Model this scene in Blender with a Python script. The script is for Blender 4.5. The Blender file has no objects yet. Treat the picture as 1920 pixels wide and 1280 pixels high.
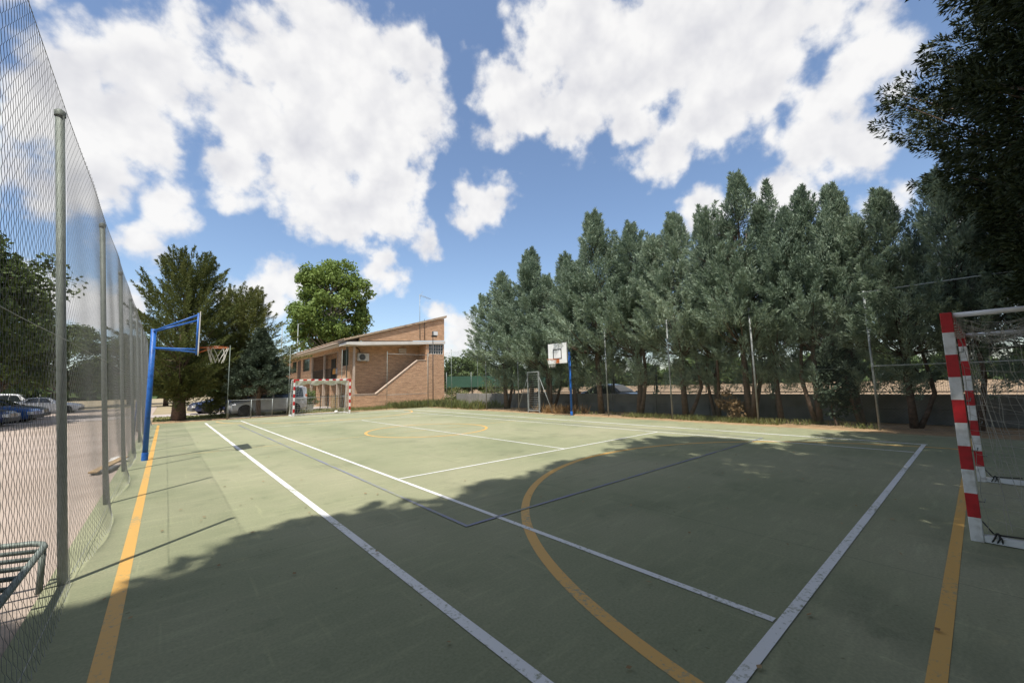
import bpy, bmesh, math, random
import numpy as np
from mathutils import Vector, Matrix

random.seed(7)
sc = bpy.context.scene
COL = sc.collection
PI = math.pi
rad = math.radians

# ------------------------------------------------------------------ camera
cam_data = bpy.data.cameras.new('camera')
cam_data.sensor_width = 36.0
cam_data.lens = 750.98 / 1920 * 36
cam_data.clip_start = 0.05
cam_data.clip_end = 3000
cam = bpy.data.objects.new('camera', cam_data)
COL.objects.link(cam)
M = Matrix(((0.758945, -0.051444, -0.649119), (-0.650714, -0.096579, -0.753156), (-0.023946, 0.993995, -0.106774)))
cam.matrix_world = Matrix.Translation((-1.552, -0.884, 1.50)) @ M.to_4x4()
sc.camera = cam
sc.cycles.max_bounces = 4
sc.cycles.diffuse_bounces = 2
sc.cycles.glossy_bounces = 2
sc.cycles.transmission_bounces = 2
sc.cycles.use_adaptive_sampling = True

# ------------------------------------------------------------------ sun, sky, exposure
SUN_EL, SUN_AZ = rad(65.3), math.atan2(-0.82, -0.57)          # azimuth from +Y towards +X
sun_dir = Vector((math.sin(SUN_AZ) * math.cos(SUN_EL), math.cos(SUN_AZ) * math.cos(SUN_EL), math.sin(SUN_EL)))
sl = bpy.data.lights.new('sun', 'SUN')
sl.energy = 5.0
sl.angle = rad(0.53)
sl.color = (1.0, 0.955, 0.88)
so = bpy.data.objects.new('sun', sl)
COL.objects.link(so)
so.rotation_euler = sun_dir.to_track_quat('Z', 'Y').to_euler()
so.location = (0, 0, 40)
sc.view_settings.view_transform = 'Standard'
sc.view_settings.look = 'None'
sc.view_settings.exposure = 0.28
sc.view_settings.gamma = 1.0

world = bpy.data.worlds.new('World')
sc.world = world
world.use_nodes = True
# cumulus clouds as directions in the sky: azimuth (from +Y to +X), elevation, angular radius, all in degrees
CLOUDS = [(-8.4, 30.7, 3.6), (-5.1, 33.2, 3.4), (-1.1, 33.9, 3.3), (-8.0, 25.5, 4.8), (-4.6, 26.8, 4.8), (-6.2, 21.8, 3.4),
 (-0.9, 30.7, 2.7), (-8.7, 19.5, 2.9), (13.2, 41.7, 2.7), (6.6, 36.1, 3.4), (11.5, 36.0, 5.0), (18.2, 38.4, 6.1), (25.6, 41.1, 4.2),
 (6.4, 30.4, 4.9), (13.0, 30.4, 6.9), (21.2, 33.0, 7.3), (27.1, 36.5, 3.6), (5.0, 25.1, 3.7), (10.7, 24.6, 4.6), (17.2, 23.8, 5.1),
 (24.2, 25.3, 5.3), (28.3, 20.9, 2.0), (41.6, 37.0, 4.7), (46.0, 42.2, 4.0), (51.9, 43.6, 5.5), (52.1, 36.3, 5.5), (59.3, 39.0, 6.8),
 (68.1, 40.0, 6.7), (69.4, 33.6, 4.9), (76.0, 37.6, 5.2), (76.6, 32.9, 3.4), (62.9, 29.4, 3.7), (59.6, 33.0, 3.6), (82.8, 36.6, 3.4),
 (84.4, 30.8, 3.2), (81.8, 28.4, 3.0), (79.5, 25.0, 4.3), (83.1, 22.7, 3.3), (75.4, 27.4, 2.9), (76.5, 22.0, 3.5), (36.9, 25.6, 3.5),
 (39.3, 26.3, 2.4), (34.1, 22.5, 1.6), (22.1, 17.7, 1.6), (21.4, 14.5, 1.6), (23.9, 15.1, 1.0), (-1.1, 19.1, 2.4), (-3.1, 15.9, 1.9),
 (-0.3, 20.7, 1.5), (8.9, 11.8, 2.7), (6.2, 11.4, 2.0), (11.5, 12.3, 1.5), (67.0, 21.4, 2.3), (68.8, 20.1, 1.5), (85.2, 18.0, 1.6),
 (86.4, 18.1, 1.1), (33.9, 7.0, 3.4), (36.2, 9.3, 1.9), (29.8, 10.0, 1.5), (90.6, 8.9, 2.9), (-6.5, 9.4, 2.4), (-4.6, 8.5, 2.3),
 (-8.3, 10.1, 2.1), (92.6, 13.3, 2.3), (-11.0, 19.6, 1.9)]
_r = random.Random(3)
for _k in range(10):      # the same kind of broken cumulus over the rest of the sky
    _az, _el = _r.uniform(108, 332), _r.uniform(14, 70)
    for _j in range(1):
        CLOUDS.append((_az + _r.uniform(-7, 7), _el + _r.uniform(-5, 5), _r.uniform(8, 14)))


def build_sky():
    nt = world.node_tree
    N, L = nt.nodes, nt.links
    N.clear()
    out = N.new('ShaderNodeOutputWorld')
    sky = N.new('ShaderNodeTexSky')
    sky.sky_type = 'NISHITA'
    sky.sun_disc = False
    sky.sun_elevation = SUN_EL
    sky.sun_rotation = SUN_AZ
    sky.air_density = 1.0
    sky.dust_density = 1.0
    sky.ozone_density = 2.0
    bg = N.new('ShaderNodeBackground')
    bg.inputs[1].default_value = 0.15
    L.new(sky.outputs[0], bg.inputs[0])
    tc = N.new('ShaderNodeTexCoord')
    d0 = N.new('ShaderNodeVectorMath'); d0.operation = 'NORMALIZE'
    L.new(tc.outputs['Generated'], d0.inputs[0])

    def noise(vec, scale, detail, rough=0.55):
        n = N.new('ShaderNodeTexNoise')
        n.inputs['Scale'].default_value = scale
        n.inputs['Detail'].default_value = detail
        n.inputs['Roughness'].default_value = rough
        L.new(vec, n.inputs['Vector'])
        return n

    def math_(op, a, b=None, c=None):
        m = N.new('ShaderNodeMath'); m.operation = op
        for i, v in enumerate((a, b, c)):
            if v is None:
                continue
            if isinstance(v, (int, float)):
                m.inputs[i].default_value = v
            else:
                L.new(v, m.inputs[i])
        return m.outputs[0]

    wn = noise(d0.outputs[0], 9.0, 3.0)
    wsub = N.new('ShaderNodeVectorMath'); wsub.operation = 'SUBTRACT'
    L.new(wn.outputs['Color'], wsub.inputs[0]); wsub.inputs[1].default_value = (0.5, 0.5, 0.5)
    wsc = N.new('ShaderNodeVectorMath'); wsc.operation = 'SCALE'
    L.new(wsub.outputs[0], wsc.inputs[0]); wsc.inputs['Scale'].default_value = 0.07
    wd = N.new('ShaderNodeVectorMath'); wd.operation = 'ADD'
    L.new(d0.outputs[0], wd.inputs[0]); L.new(wsc.outputs[0], wd.inputs[1])
    sdf = None
    for az, el, r in CLOUDS:
        a, e = rad(az), rad(el)
        dn = N.new('ShaderNodeVectorMath'); dn.operation = 'DISTANCE'
        L.new(wd.outputs[0], dn.inputs[0])
        dn.inputs[1].default_value = (math.sin(a) * math.cos(e), math.cos(a) * math.cos(e), math.sin(e))
        s = math_('SUBTRACT', dn.outputs['Value'], rad(r))
        sdf = s if sdf is None else math_('SMOOTH_MIN', sdf, s, 0.02)
    big = noise(d0.outputs[0], 11.0, 7.0, 0.56)
    nz = math_('SUBTRACT', big.outputs['Fac'], 0.5)
    def puff(scale):
        v = N.new('ShaderNodeTexVoronoi'); v.inputs['Scale'].default_value = scale; v.feature = 'F1'
        L.new(wd.outputs[0], v.inputs['Vector'])
        return math_('SUBTRACT', 0.5, v.outputs['Distance'])
    p1, p2 = puff(20.0), puff(46.0)
    pf_ = math_('MULTIPLY_ADD', p2, 0.45, p1)
    nz = math_('MULTIPLY_ADD', pf_, 0.15, nz)
    dens = math_('MULTIPLY_ADD', nz, 0.19, math_('MULTIPLY_ADD', sdf, -1.0, 0.009))      # > 0 inside a cloud
    mask = N.new('ShaderNodeMapRange'); mask.interpolation_type = 'SMOOTHERSTEP'
    mask.inputs['From Min'].default_value = -0.016; mask.inputs['From Max'].default_value = 0.040
    L.new(dens, mask.inputs['Value'])
    # relief: the same noise a little towards the sun side
    off = N.new('ShaderNodeVectorMath'); off.operation = 'ADD'
    L.new(d0.outputs[0], off.inputs[0]); off.inputs[1].default_value = tuple(0.045 * v for v in (-0.25, -0.2, 0.95))
    b1 = noise(d0.outputs[0], 8.0, 4.0, 0.5)
    b2 = noise(off.outputs[0], 8.0, 4.0, 0.5)
    rel = math_('SUBTRACT', b1.outputs['Fac'], b2.outputs['Fac'])
    # thick middles are greyer, edges bright
    thick = N.new('ShaderNodeMapRange'); thick.interpolation_type = 'SMOOTHSTEP'
    thick.inputs['From Min'].default_value = 0.02; thick.inputs['From Max'].default_value = 0.14
    L.new(dens, thick.inputs['Value'])
    lum = math_('MULTIPLY_ADD', rel, 0.62, math_('MULTIPLY_ADD', pf_, 0.12, 0.885))
    lum = math_('MULTIPLY_ADD', thick.outputs[0], -0.10, lum)
    lum = math_('MINIMUM', math_('MAXIMUM', lum, 0.6), 0.93)
    ramp = N.new('ShaderNodeMix'); ramp.data_type = 'RGBA'
    ramp.inputs['A'].default_value = (0.62, 0.62, 0.67, 1) if False else (0.60, 0.605, 0.66, 1)
    ramp.inputs['B'].default_value = (0.93, 0.92, 0.91, 1)
    lf = N.new('ShaderNodeMapRange')
    lf.inputs['From Min'].default_value = 0.6; lf.inputs['From Max'].default_value = 0.93
    L.new(lum, lf.inputs['Value'])
    L.new(lf.outputs[0], ramp.inputs['Factor'])
    cb = N.new('ShaderNodeBackground'); cb.inputs[1].default_value = 0.87
    L.new(ramp.outputs['Result'], cb.inputs[0])
    mx = N.new('ShaderNodeMixShader')
    L.new(math_('MULTIPLY', mask.outputs[0], 0.96), mx.inputs[0])
    L.new(bg.outputs[0], mx.inputs[1]); L.new(cb.outputs[0], mx.inputs[2])
    L.new(mx.outputs[0], out.inputs['Surface'])


build_sky()
world.cycles.sampling_method = 'MANUAL'
world.cycles.sample_map_resolution = 256

# ------------------------------------------------------------------ helpers
class MB:
    """collects shapes; build() links them as one mesh object"""
    def __init__(self):
        self.v, self.f, self.sm = [], [], []

    def add(self, vs, fs, smooth=False):
        o = len(self.v)
        self.v += [tuple(p) for p in vs]
        for f in fs:
            self.f.append(tuple(i + o for i in f)); self.sm.append(smooth)
        return self

    def box(self, x0, x1, y0, y1, z0, z1):
        vs = [(x0, y0, z0), (x1, y0, z0), (x1, y1, z0), (x0, y1, z0), (x0, y0, z1), (x1, y0, z1), (x1, y1, z1), (x0, y1, z1)]
        return self.add(vs, [(0, 3, 2, 1), (4, 5, 6, 7), (0, 1, 5, 4), (1, 2, 6, 5), (2, 3, 7, 6), (3, 0, 4, 7)])

    def bar(self, a, b, w, h=None, up=(0, 0, 1)):
        """square bar from a to b"""
        h = w if h is None else h
        a, b = Vector(a), Vector(b)
        d = (b - a).normalized()
        u = Vector(up)
        if abs(d.dot(u)) > 0.95:
            u = Vector((0, 1, 0))
        s = d.cross(u).normalized(); t = s.cross(d)
        vs = []
        for p in (a, b):
            for i, j in ((-1, -1), (1, -1), (1, 1), (-1, 1)):
                vs.append(p + s * (i * w / 2) + t * (j * h / 2))
        return self.add(vs, [(0, 3, 2, 1), (4, 5, 6, 7), (0, 1, 5, 4), (1, 2, 6, 5), (2, 3, 7, 6), (3, 0, 4, 7)])

    def tube(self, pts, r, n=8, cap=True, closed=False):
        pts = [Vector(p) for p in pts]
        rs = r if isinstance(r, (list, tuple)) else [r] * len(pts)
        rings = []
        prev = None
        m = len(pts)
        for i, p in enumerate(pts):
            if closed:
                d = pts[(i + 1) % m] - pts[i - 1]
            else:
                d = pts[min(i + 1, m - 1)] - pts[max(i - 1, 0)]
            d.normalize()
            if prev is None:
                u = Vector((0, 0, 1)) if abs(d.z) < 0.9 else Vector((1, 0, 0))
                s = d.cross(u).normalized()
            else:
                s = (prev - d * prev.dot(d)).normalized()
            prev = s
            t = d.cross(s)
            rings.append([p + (s * math.cos(2 * PI * k / n) + t * math.sin(2 * PI * k / n)) * rs[i] for k in range(n)])
        vs = [q for rg in rings for q in rg]
        fs = []
        for i in range(m if closed else m - 1):
            j = (i + 1) % m
            for k in range(n):
                fs.append((i * n + k, i * n + (k + 1) % n, j * n + (k + 1) % n, j * n + k))
        self.add(vs, fs, True)
        if cap and not closed:
            o = len(self.v) - len(vs)
            self.f.append(tuple(o + k for k in reversed(range(n)))); self.sm.append(False)
            self.f.append(tuple(o + (m - 1) * n + k for k in range(n))); self.sm.append(False)
        return self

    def lathe(self, prof, n=16, c=(0, 0, 0), axis='z'):
        vs, fs = [], []
        for r, z in prof:
            for k in range(n):
                a = 2 * PI * k / n
                if axis == 'z':
                    vs.append((c[0] + r * math.cos(a), c[1] + r * math.sin(a), c[2] + z))
                else:
                    vs.append((c[0] + r * math.cos(a), c[1] + z, c[2] + r * math.sin(a)))
        for i in range(len(prof) - 1):
            for k in range(n):
                fs.append((i * n + k, i * n + (k + 1) % n, (i + 1) * n + (k + 1) % n, (i + 1) * n + k))
        return self.add(vs, fs, True)

    def prism(self, poly, y0, y1, axis='y'):
        """polygon in (x, z) extruded along y (or (y, z) along x)"""
        n = len(poly)
        if axis == 'y':
            vs = [(a, y0, b) for a, b in poly] + [(a, y1, b) for a, b in poly]
        elif axis == 'x':
            vs = [(y0, a, b) for a, b in poly] + [(y1, a, b) for a, b in poly]
        else:
            vs = [(a, b, y0) for a, b in poly] + [(a, b, y1) for a, b in poly]
        fs = [tuple(range(n)), tuple(reversed(range(n, 2 * n)))]
        for i in range(n):
            j = (i + 1) % n
            fs.append((i, i + n, j + n, j))
        return self.add(vs, fs)

    def build(self, name, m, parent=None, loc=None, bevel=0):
        me = bpy.data.meshes.new(name)
        me.from_pydata(self.v, [], self.f)
        me.polygons.foreach_set('use_smooth', self.sm)
        bm = bmesh.new(); bm.from_mesh(me)
        bmesh.ops.recalc_face_normals(bm, faces=bm.faces)
        if bevel:
            bmesh.ops.bevel(bm, geom=list(bm.edges), offset=bevel, segments=1, affect='EDGES')
        bm.to_mesh(me); bm.free()
        me.materials.append(m)
        return link(name, me, parent, loc)


def link(name, me, parent=None, loc=None):
    o = bpy.data.objects.new(name, me)
    COL.objects.link(o)
    if parent is not None:
        o.parent = parent
    if loc is not None:
        o.location = loc
    return o


def np_mesh(name, V, F, m, smooth=False):
    V = np.asarray(V, np.float32).reshape(-1, 3); F = np.asarray(F, np.int32)
    k = F.shape[1]
    me = bpy.data.meshes.new(name)
    me.vertices.add(len(V)); me.vertices.foreach_set('co', V.ravel())
    me.loops.add(F.size); me.loops.foreach_set('vertex_index', F.ravel())
    me.polygons.add(len(F))
    me.polygons.foreach_set('loop_start', np.arange(0, F.size, k, dtype=np.int32))
    me.polygons.foreach_set('loop_total', np.full(len(F), k, np.int32))
    if smooth:
        me.polygons.foreach_set('use_smooth', np.ones(len(F), bool))
    me.update(calc_edges=True)
    me.materials.append(m)
    return me


def thing(name, label, cat, loc=(0, 0, 0), rot=(0, 0, 0), group=None):
    o = bpy.data.objects.new(name, None)
    COL.objects.link(o)
    o.empty_display_size = 0.2
    o.location = loc
    o.rotation_euler = rot
    tag(o, label, cat, group)
    return o


def tag(o, label, cat, group=None):
    o['label'] = label; o['category'] = cat
    if group:
        o['group'] = group
    return o


def struct(o):
    o['kind'] = 'structure'
    return o


def copy_tree(o, parent=None):
    c = o.copy(); COL.objects.link(c)
    if parent is not None:
        c.parent = parent
    for ch in list(o.children):
        copy_tree(ch, c)
    return c


# ------------------------------------------------------------------ materials
MAT = {}


def new_mat(name):
    m = bpy.data.materials.new(name); m.use_nodes = True
    nt = m.node_tree
    b = nt.nodes['Principled BSDF']
    MAT[name] = m
    return m, nt, nt.nodes, nt.links, b


def surf(name, c1, c2=None, scale=6.0, rough=0.7, metal=0.0, bump=0.0, bscale=None, c3=None, obj_space=False, spec=0.4, detail=6, lo=0.35, hi=0.65):
    """principled with noise-mixed colours and fine bump"""
    m, nt, N, L, b = new_mat(name)
    b.inputs['Roughness'].default_value = rough
    b.inputs['Metallic'].default_value = metal
    b.inputs['Specular IOR Level'].default_value = spec
    if c2 is None:
        c2 = tuple(v * 0.8 for v in c1)
    if obj_space:
        tc = N.new('ShaderNodeTexCoord'); vec = tc.outputs['Object']
    else:
        g = N.new('ShaderNodeNewGeometry'); vec = g.outputs['Position']
    n = N.new('ShaderNodeTexNoise')
    n.inputs['Scale'].default_value = scale; n.inputs['Detail'].default_value = detail; n.inputs['Roughness'].default_value = 0.6
    L.new(vec, n.inputs['Vector'])
    r = N.new('ShaderNodeValToRGB')
    r.color_ramp.elements[0].position = lo; r.color_ramp.elements[0].color = (*c2, 1)
    r.color_ramp.elements[1].position = hi; r.color_ramp.elements[1].color = (*c1, 1)
    if c3:
        e = r.color_ramp.elements.new((lo + hi) / 2); e.color = (*c3, 1)
    L.new(n.outputs['Fac'], r.inputs['Fac'])
    L.new(r.outputs['Color'], b.inputs['Base Color'])
    if bump:
        n2 = N.new('ShaderNodeTexNoise'); n2.inputs['Scale'].default_value = bscale or scale * 6
        n2.inputs['Detail'].default_value = 4
        L.new(vec, n2.inputs['Vector'])
        bp = N.new('ShaderNodeBump'); bp.inputs['Strength'].default_value = bump; bp.inputs['Distance'].default_value = 0.02
        L.new(n2.outputs['Fac'], bp.inputs['Height'])
        L.new(bp.outputs['Normal'], b.inputs['Normal'])
    return m


def foliage(name, a, b_, c, trans=0.25, rough=0.6):
    """leaf colours vary leaf by leaf and tree by tree"""
    m, nt, N, L, b = new_mat(name)
    g = N.new('ShaderNodeNewGeometry')
    oi = N.new('ShaderNodeObjectInfo')
    tc = N.new('ShaderNodeTexCoord')
    n = N.new('ShaderNodeTexNoise'); n.inputs['Scale'].default_value = 1.1; n.inputs['Detail'].default_value = 3
    L.new(tc.outputs['Object'], n.inputs['Vector'])
    ad = N.new('ShaderNodeMath'); ad.operation = 'MULTIPLY_ADD'
    L.new(g.outputs['Random Per Island'], ad.inputs[0]); ad.inputs[1].default_value = 0.55
    ad2 = N.new('ShaderNodeMath'); ad2.operation = 'MULTIPLY_ADD'
    L.new(n.outputs['Fac'], ad2.inputs[0]); ad2.inputs[1].default_value = 0.6
    ad3 = N.new('ShaderNodeMath'); ad3.operation = 'MULTIPLY_ADD'
    L.new(oi.outputs['Random'], ad3.inputs[0]); ad3.inputs[1].default_value = 0.3; ad3.inputs[2].default_value = -0.22
    L.new(ad3.outputs[0], ad2.inputs[2]); L.new(ad2.outputs[0], ad.inputs[2])
    r = N.new('ShaderNodeValToRGB')
    r.color_ramp.elements[0].position = 0.1; r.color_ramp.elements[0].color = (*a, 1)
    r.color_ramp.elements[1].position = 0.95; r.color_ramp.elements[1].color = (*c, 1)
    e = r.color_ramp.elements.new(0.5); e.color = (*b_, 1)
    L.new(ad.outputs[0], r.inputs['Fac'])
    L.new(r.outputs['Color'], b.inputs['Base Color'])
    b.inputs['Roughness'].default_value = rough
    b.inputs['Specular IOR Level'].default_value = 0.25
    tr = N.new('ShaderNodeBsdfTranslucent'); L.new(r.outputs['Color'], tr.inputs['Color'])
    mx = N.new('ShaderNodeMixShader'); mx.inputs[0].default_value = trans
    L.new(b.outputs[0], mx.inputs[1]); L.new(tr.outputs[0], mx.inputs[2])
    L.new(mx.outputs[0], N['Material Output'].inputs['Surface'])
    return m


def court_material():
    m, nt, N, L, b = new_mat('court_green')
    g = N.new('ShaderNodeNewGeometry')

    def noise(sx, sy, scale, detail=6, rough=0.6):
        mp = N.new('ShaderNodeMapping'); mp.inputs['Scale'].default_value = (sx, sy, 1)
        L.new(g.outputs['Position'], mp.inputs['Vector'])
        n = N.new('ShaderNodeTexNoise'); n.inputs['Scale'].default_value = scale
        n.inputs['Detail'].default_value = detail; n.inputs['Roughness'].default_value = rough
        L.new(mp.outputs[0], n.inputs['Vector'])
        return n.outputs['Fac']

    def ramp(fac, p0, c0, p1, c1):
        r = N.new('ShaderNodeValToRGB')
        r.color_ramp.elements[0].position = p0; r.color_ramp.elements[0].color = (*c0, 1)
        r.color_ramp.elements[1].position = p1; r.color_ramp.elements[1].color = (*c1, 1)
        L.new(fac, r.inputs['Fac'])
        return r.outputs['Color']

    def mix(mode, f, a, c):
        x = N.new('ShaderNodeMix'); x.data_type = 'RGBA'; x.blend_type = mode
        if isinstance(f, float):
            x.inputs['Factor'].default_value = f
        else:
            L.new(f, x.inputs['Factor'])
        L.new(a, x.inputs['A'])
        if isinstance(c, tuple):
            x.inputs['B'].default_value = (*c, 1)
        else:
            L.new(c, x.inputs['B'])
        return x.outputs['Result']
    base = ramp(noise(1, 1, 0.5, 8), 0.3, (0.208, 0.224, 0.134), 0.7, (0.284, 0.286, 0.180))
    dust = ramp(noise(1, 1, 0.22, 5), 0.45, (0, 0, 0), 0.72, (1, 1, 1))
    col = mix('MIX', dust, base, (0.322, 0.308, 0.206))
    scuff = ramp(noise(0.5, 3.0, 3.2, 7, 0.7), 0.52, (1, 1, 1), 0.78, (1.25, 1.25, 1.22))
    col = mix('MULTIPLY', 1.0, col, scuff)
    fine = ramp(noise(1, 1, 55, 3), 0.3, (0.86, 0.87, 0.86), 0.7, (1.1, 1.1, 1.1))
    col = mix('MULTIPLY', 1.0, col, fine)
    st = ramp(noise(1, 1, 1.6, 9, 0.7), 0.58, (1, 1, 1), 0.74, (0.70, 0.73, 0.72))
    col = mix('MULTIPLY', 1.0, col, st)
    wet = ramp(noise(1, 1, 0.75, 6, 0.55), 0.56, (1, 1, 1), 0.66, (0.86, 0.87, 0.87))
    col = mix('MULTIPLY', 1.0, col, wet)
    grit = ramp(noise(1, 1, 17, 2, 0.5), 0.70, (1, 1, 1), 0.76, (0.72, 0.70, 0.66))
    col = mix('MULTIPLY', 1.0, col, grit)
    drag = ramp(noise(6.0, 0.35, 2.4, 5, 0.6), 0.62, (1, 1, 1), 0.72, (1.16, 1.15, 1.12))
    col = mix('MULTIPLY', 1.0, col, drag)
    # hairline joints of the slab: lines at fixed X and Y
    sp = N.new('ShaderNodeSeparateXYZ'); L.new(g.outputs['Position'], sp.inputs[0])
    wob = noise(1, 1, 3.0, 3)
    dist = None
    for ax, vals in (('Y', (3.60, 7.65, 15.8, 19.9)), ('X', (2.87, 11.0))):
        for v in vals:
            s = N.new('ShaderNodeMath'); s.operation = 'SUBTRACT'; L.new(sp.outputs[ax], s.inputs[0]); s.inputs[1].default_value = v
            w = N.new('ShaderNodeMath'); w.operation = 'MULTIPLY_ADD'; L.new(wob, w.inputs[0]); w.inputs[1].default_value = 0.012; L.new(s.outputs[0], w.inputs[2])
            a_ = N.new('ShaderNodeMath'); a_.operation = 'ABSOLUTE'; L.new(w.outputs[0], a_.inputs[0])
            if dist is None:
                dist = a_.outputs[0]
            else:
                mn = N.new('ShaderNodeMath'); mn.operation = 'MINIMUM'; L.new(dist, mn.inputs[0]); L.new(a_.outputs[0], mn.inputs[1]); dist = mn.outputs[0]
    lt = N.new('ShaderNodeMath'); lt.operation = 'LESS_THAN'; L.new(dist, lt.inputs[0]); lt.inputs[1].default_value = 0.0035
    sc_ = N.new('ShaderNodeMath'); sc_.operation = 'MULTIPLY'; L.new(lt.outputs[0], sc_.inputs[0]); sc_.inputs[1].default_value = 0.5
    col = mix('MIX', sc_.outputs[0], col, (0.06, 0.065, 0.045))
    L.new(col, b.inputs['Base Color'])
    b.inputs['Roughness'].default_value = 0.85
    b.inputs['Specular IOR Level'].default_value = 0.12
    bp = N.new('ShaderNodeBump'); bp.inputs['Strength'].default_value = 0.25; bp.inputs['Distance'].default_value = 0.004
    L.new(noise(1, 1, 140, 3), bp.inputs['Height']); L.new(bp.outputs[0], b.inputs['Normal'])
    return m


def paint(name, c, worn=0.55):
    """line paint, worn through to the court in specks"""
    m, nt, N, L, b = new_mat(name)
    g = N.new('ShaderNodeNewGeometry')
    n = N.new('ShaderNodeTexNoise'); n.inputs['Scale'].default_value = 26; n.inputs['Detail'].default_value = 9; n.inputs['Roughness'].default_value = 0.75
    L.new(g.outputs['Position'], n.inputs['Vector'])
    n2 = N.new('ShaderNodeTexNoise'); n2.inputs['Scale'].default_value = 1.4; n2.inputs['Detail'].default_value = 3
    L.new(g.outputs['Position'], n2.inputs['Vector'])
    ad = N.new('ShaderNodeMath'); ad.operation = 'MULTIPLY_ADD'; L.new(n2.outputs['Fac'], ad.inputs[0]); ad.inputs[1].default_value = 0.5; L.new(n.outputs['Fac'], ad.inputs[2])
    r = N.new('ShaderNodeValToRGB')
    r.color_ramp.elements[0].position = worn - 0.06; r.color_ramp.elements[0].color = (0.25, 0.26, 0.165, 1)
    r.color_ramp.elements[1].position = worn + 0.06; r.color_ramp.elements[1].color = (*c, 1)
    L.new(ad.outputs[0], r.inputs['Fac'])
    L.new(r.outputs[0], b.inputs['Base Color'])
    b.inputs['Roughness'].default_value = 0.6
    return m


def brick_material(name, c1, c2, mortar, bw=0.26, bh=0.068):
    m, nt, N, L, b = new_mat(name)
    g = N.new('ShaderNodeNewGeometry')
    s = N.new('ShaderNodeSeparateXYZ'); L.new(g.outputs['Position'], s.inputs[0])
    a = N.new('ShaderNodeMath'); a.operation = 'ADD'; L.new(s.outputs['X'], a.inputs[0]); L.new(s.outputs['Y'], a.inputs[1])
    cmb = N.new('ShaderNodeCombineXYZ'); L.new(a.outputs[0], cmb.inputs['X']); L.new(s.outputs['Z'], cmb.inputs['Y'])
    t = N.new('ShaderNodeTexBrick')
    t.inputs['Scale'].default_value = 1.0
    t.inputs['Brick Width'].default_value = bw; t.inputs['Row Height'].default_value = bh
    t.inputs['Mortar Size'].default_value = 0.008
    t.inputs['Color1'].default_value = (*c1, 1); t.inputs['Color2'].default_value = (*c2, 1); t.inputs['Mortar'].default_value = (*mortar, 1)
    L.new(cmb.outputs[0], t.inputs['Vector'])
    n = N.new('ShaderNodeTexNoise'); n.inputs['Scale'].default_value = 1.6; n.inputs['Detail'].default_value = 7; n.inputs['Roughness'].default_value = 0.7
    mp = N.new('ShaderNodeMapping'); mp.inputs['Scale'].default_value = (1, 4, 1); L.new(cmb.outputs[0], mp.inputs['Vector'])
    L.new(mp.outputs[0], n.inputs['Vector'])
    r = N.new('ShaderNodeValToRGB')
    r.color_ramp.elements[0].position = 0.3; r.color_ramp.elements[0].color = (0.62, 0.58, 0.55, 1)
    r.color_ramp.elements[1].position = 0.7; r.color_ramp.elements[1].color = (1.12, 1.1, 1.08, 1)
    L.new(n.outputs['Fac'], r.inputs['Fac'])
    x = N.new('ShaderNodeMix'); x.data_type = 'RGBA'; x.blend_type = 'MULTIPLY'; x.inputs['Factor'].default_value = 1
    L.new(t.outputs['Color'], x.inputs['A']); L.new(r.outputs[0], x.inputs['B'])
    L.new(x.outputs['Result'], b.inputs['Base Color'])
    b.inputs['Roughness'].default_value = 0.9; b.inputs['Specular IOR Level'].default_value = 0.2
    bp = N.new('ShaderNodeBump'); bp.inputs['Strength'].default_value = 0.5; bp.inputs['Distance'].default_value = 0.008; bp.invert = True
    L.new(t.outputs['Fac'], bp.inputs['Height']); L.new(bp.outputs[0], b.inputs['Normal'])
    return m


def stripes(name, axis, period=0.4, phase=0.0):
    """red and white bands painted along one local axis"""
    m, nt, N, L, b = new_mat(name)
    tc = N.new('ShaderNodeTexCoord'); s = N.new('ShaderNodeSeparateXYZ'); L.new(tc.outputs['Object'], s.inputs[0])
    f = N.new('ShaderNodeMath'); f.operation = 'MULTIPLY_ADD'; L.new(s.outputs[axis], f.inputs[0]); f.inputs[1].default_value = 1 / period; f.inputs[2].default_value = phase
    fr = N.new('ShaderNodeMath'); fr.operation = 'FRACT'; L.new(f.outputs[0], fr.inputs[0])
    gt = N.new('ShaderNodeMath'); gt.operation = 'GREATER_THAN'; L.new(fr.outputs[0], gt.inputs[0]); gt.inputs[1].default_value = 0.5
    n = N.new('ShaderNodeTexNoise'); n.inputs['Scale'].default_value = 14; n.inputs['Detail'].default_value = 8; L.new(tc.outputs['Object'], n.inputs['Vector'])
    r = N.new('ShaderNodeValToRGB'); r.color_ramp.elements[0].position = 0.3; r.color_ramp.elements[0].color = (0.72, 0.7, 0.66, 1)
    r.color_ramp.elements[1].position = 0.55; r.color_ramp.elements[1].color = (1, 1, 1, 1); L.new(n.outputs['Fac'], r.inputs['Fac'])
    x = N.new('ShaderNodeMix'); x.data_type = 'RGBA'; L.new(gt.outputs[0], x.inputs['Factor'])
    x.inputs['A'].default_value = (0.78, 0.77, 0.75, 1); x.inputs['B'].default_value = (0.50, 0.014, 0.020, 1)
    y = N.new('ShaderNodeMix'); y.data_type = 'RGBA'; y.blend_type = 'MULTIPLY'; y.inputs['Factor'].default_value = 1
    L.new(x.outputs['Result'], y.inputs['A']); L.new(r.outputs[0], y.inputs['B'])
    L.new(y.outputs['Result'], b.inputs['Base Color'])
    b.inputs['Roughness'].default_value = 0.45
    return m


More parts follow.
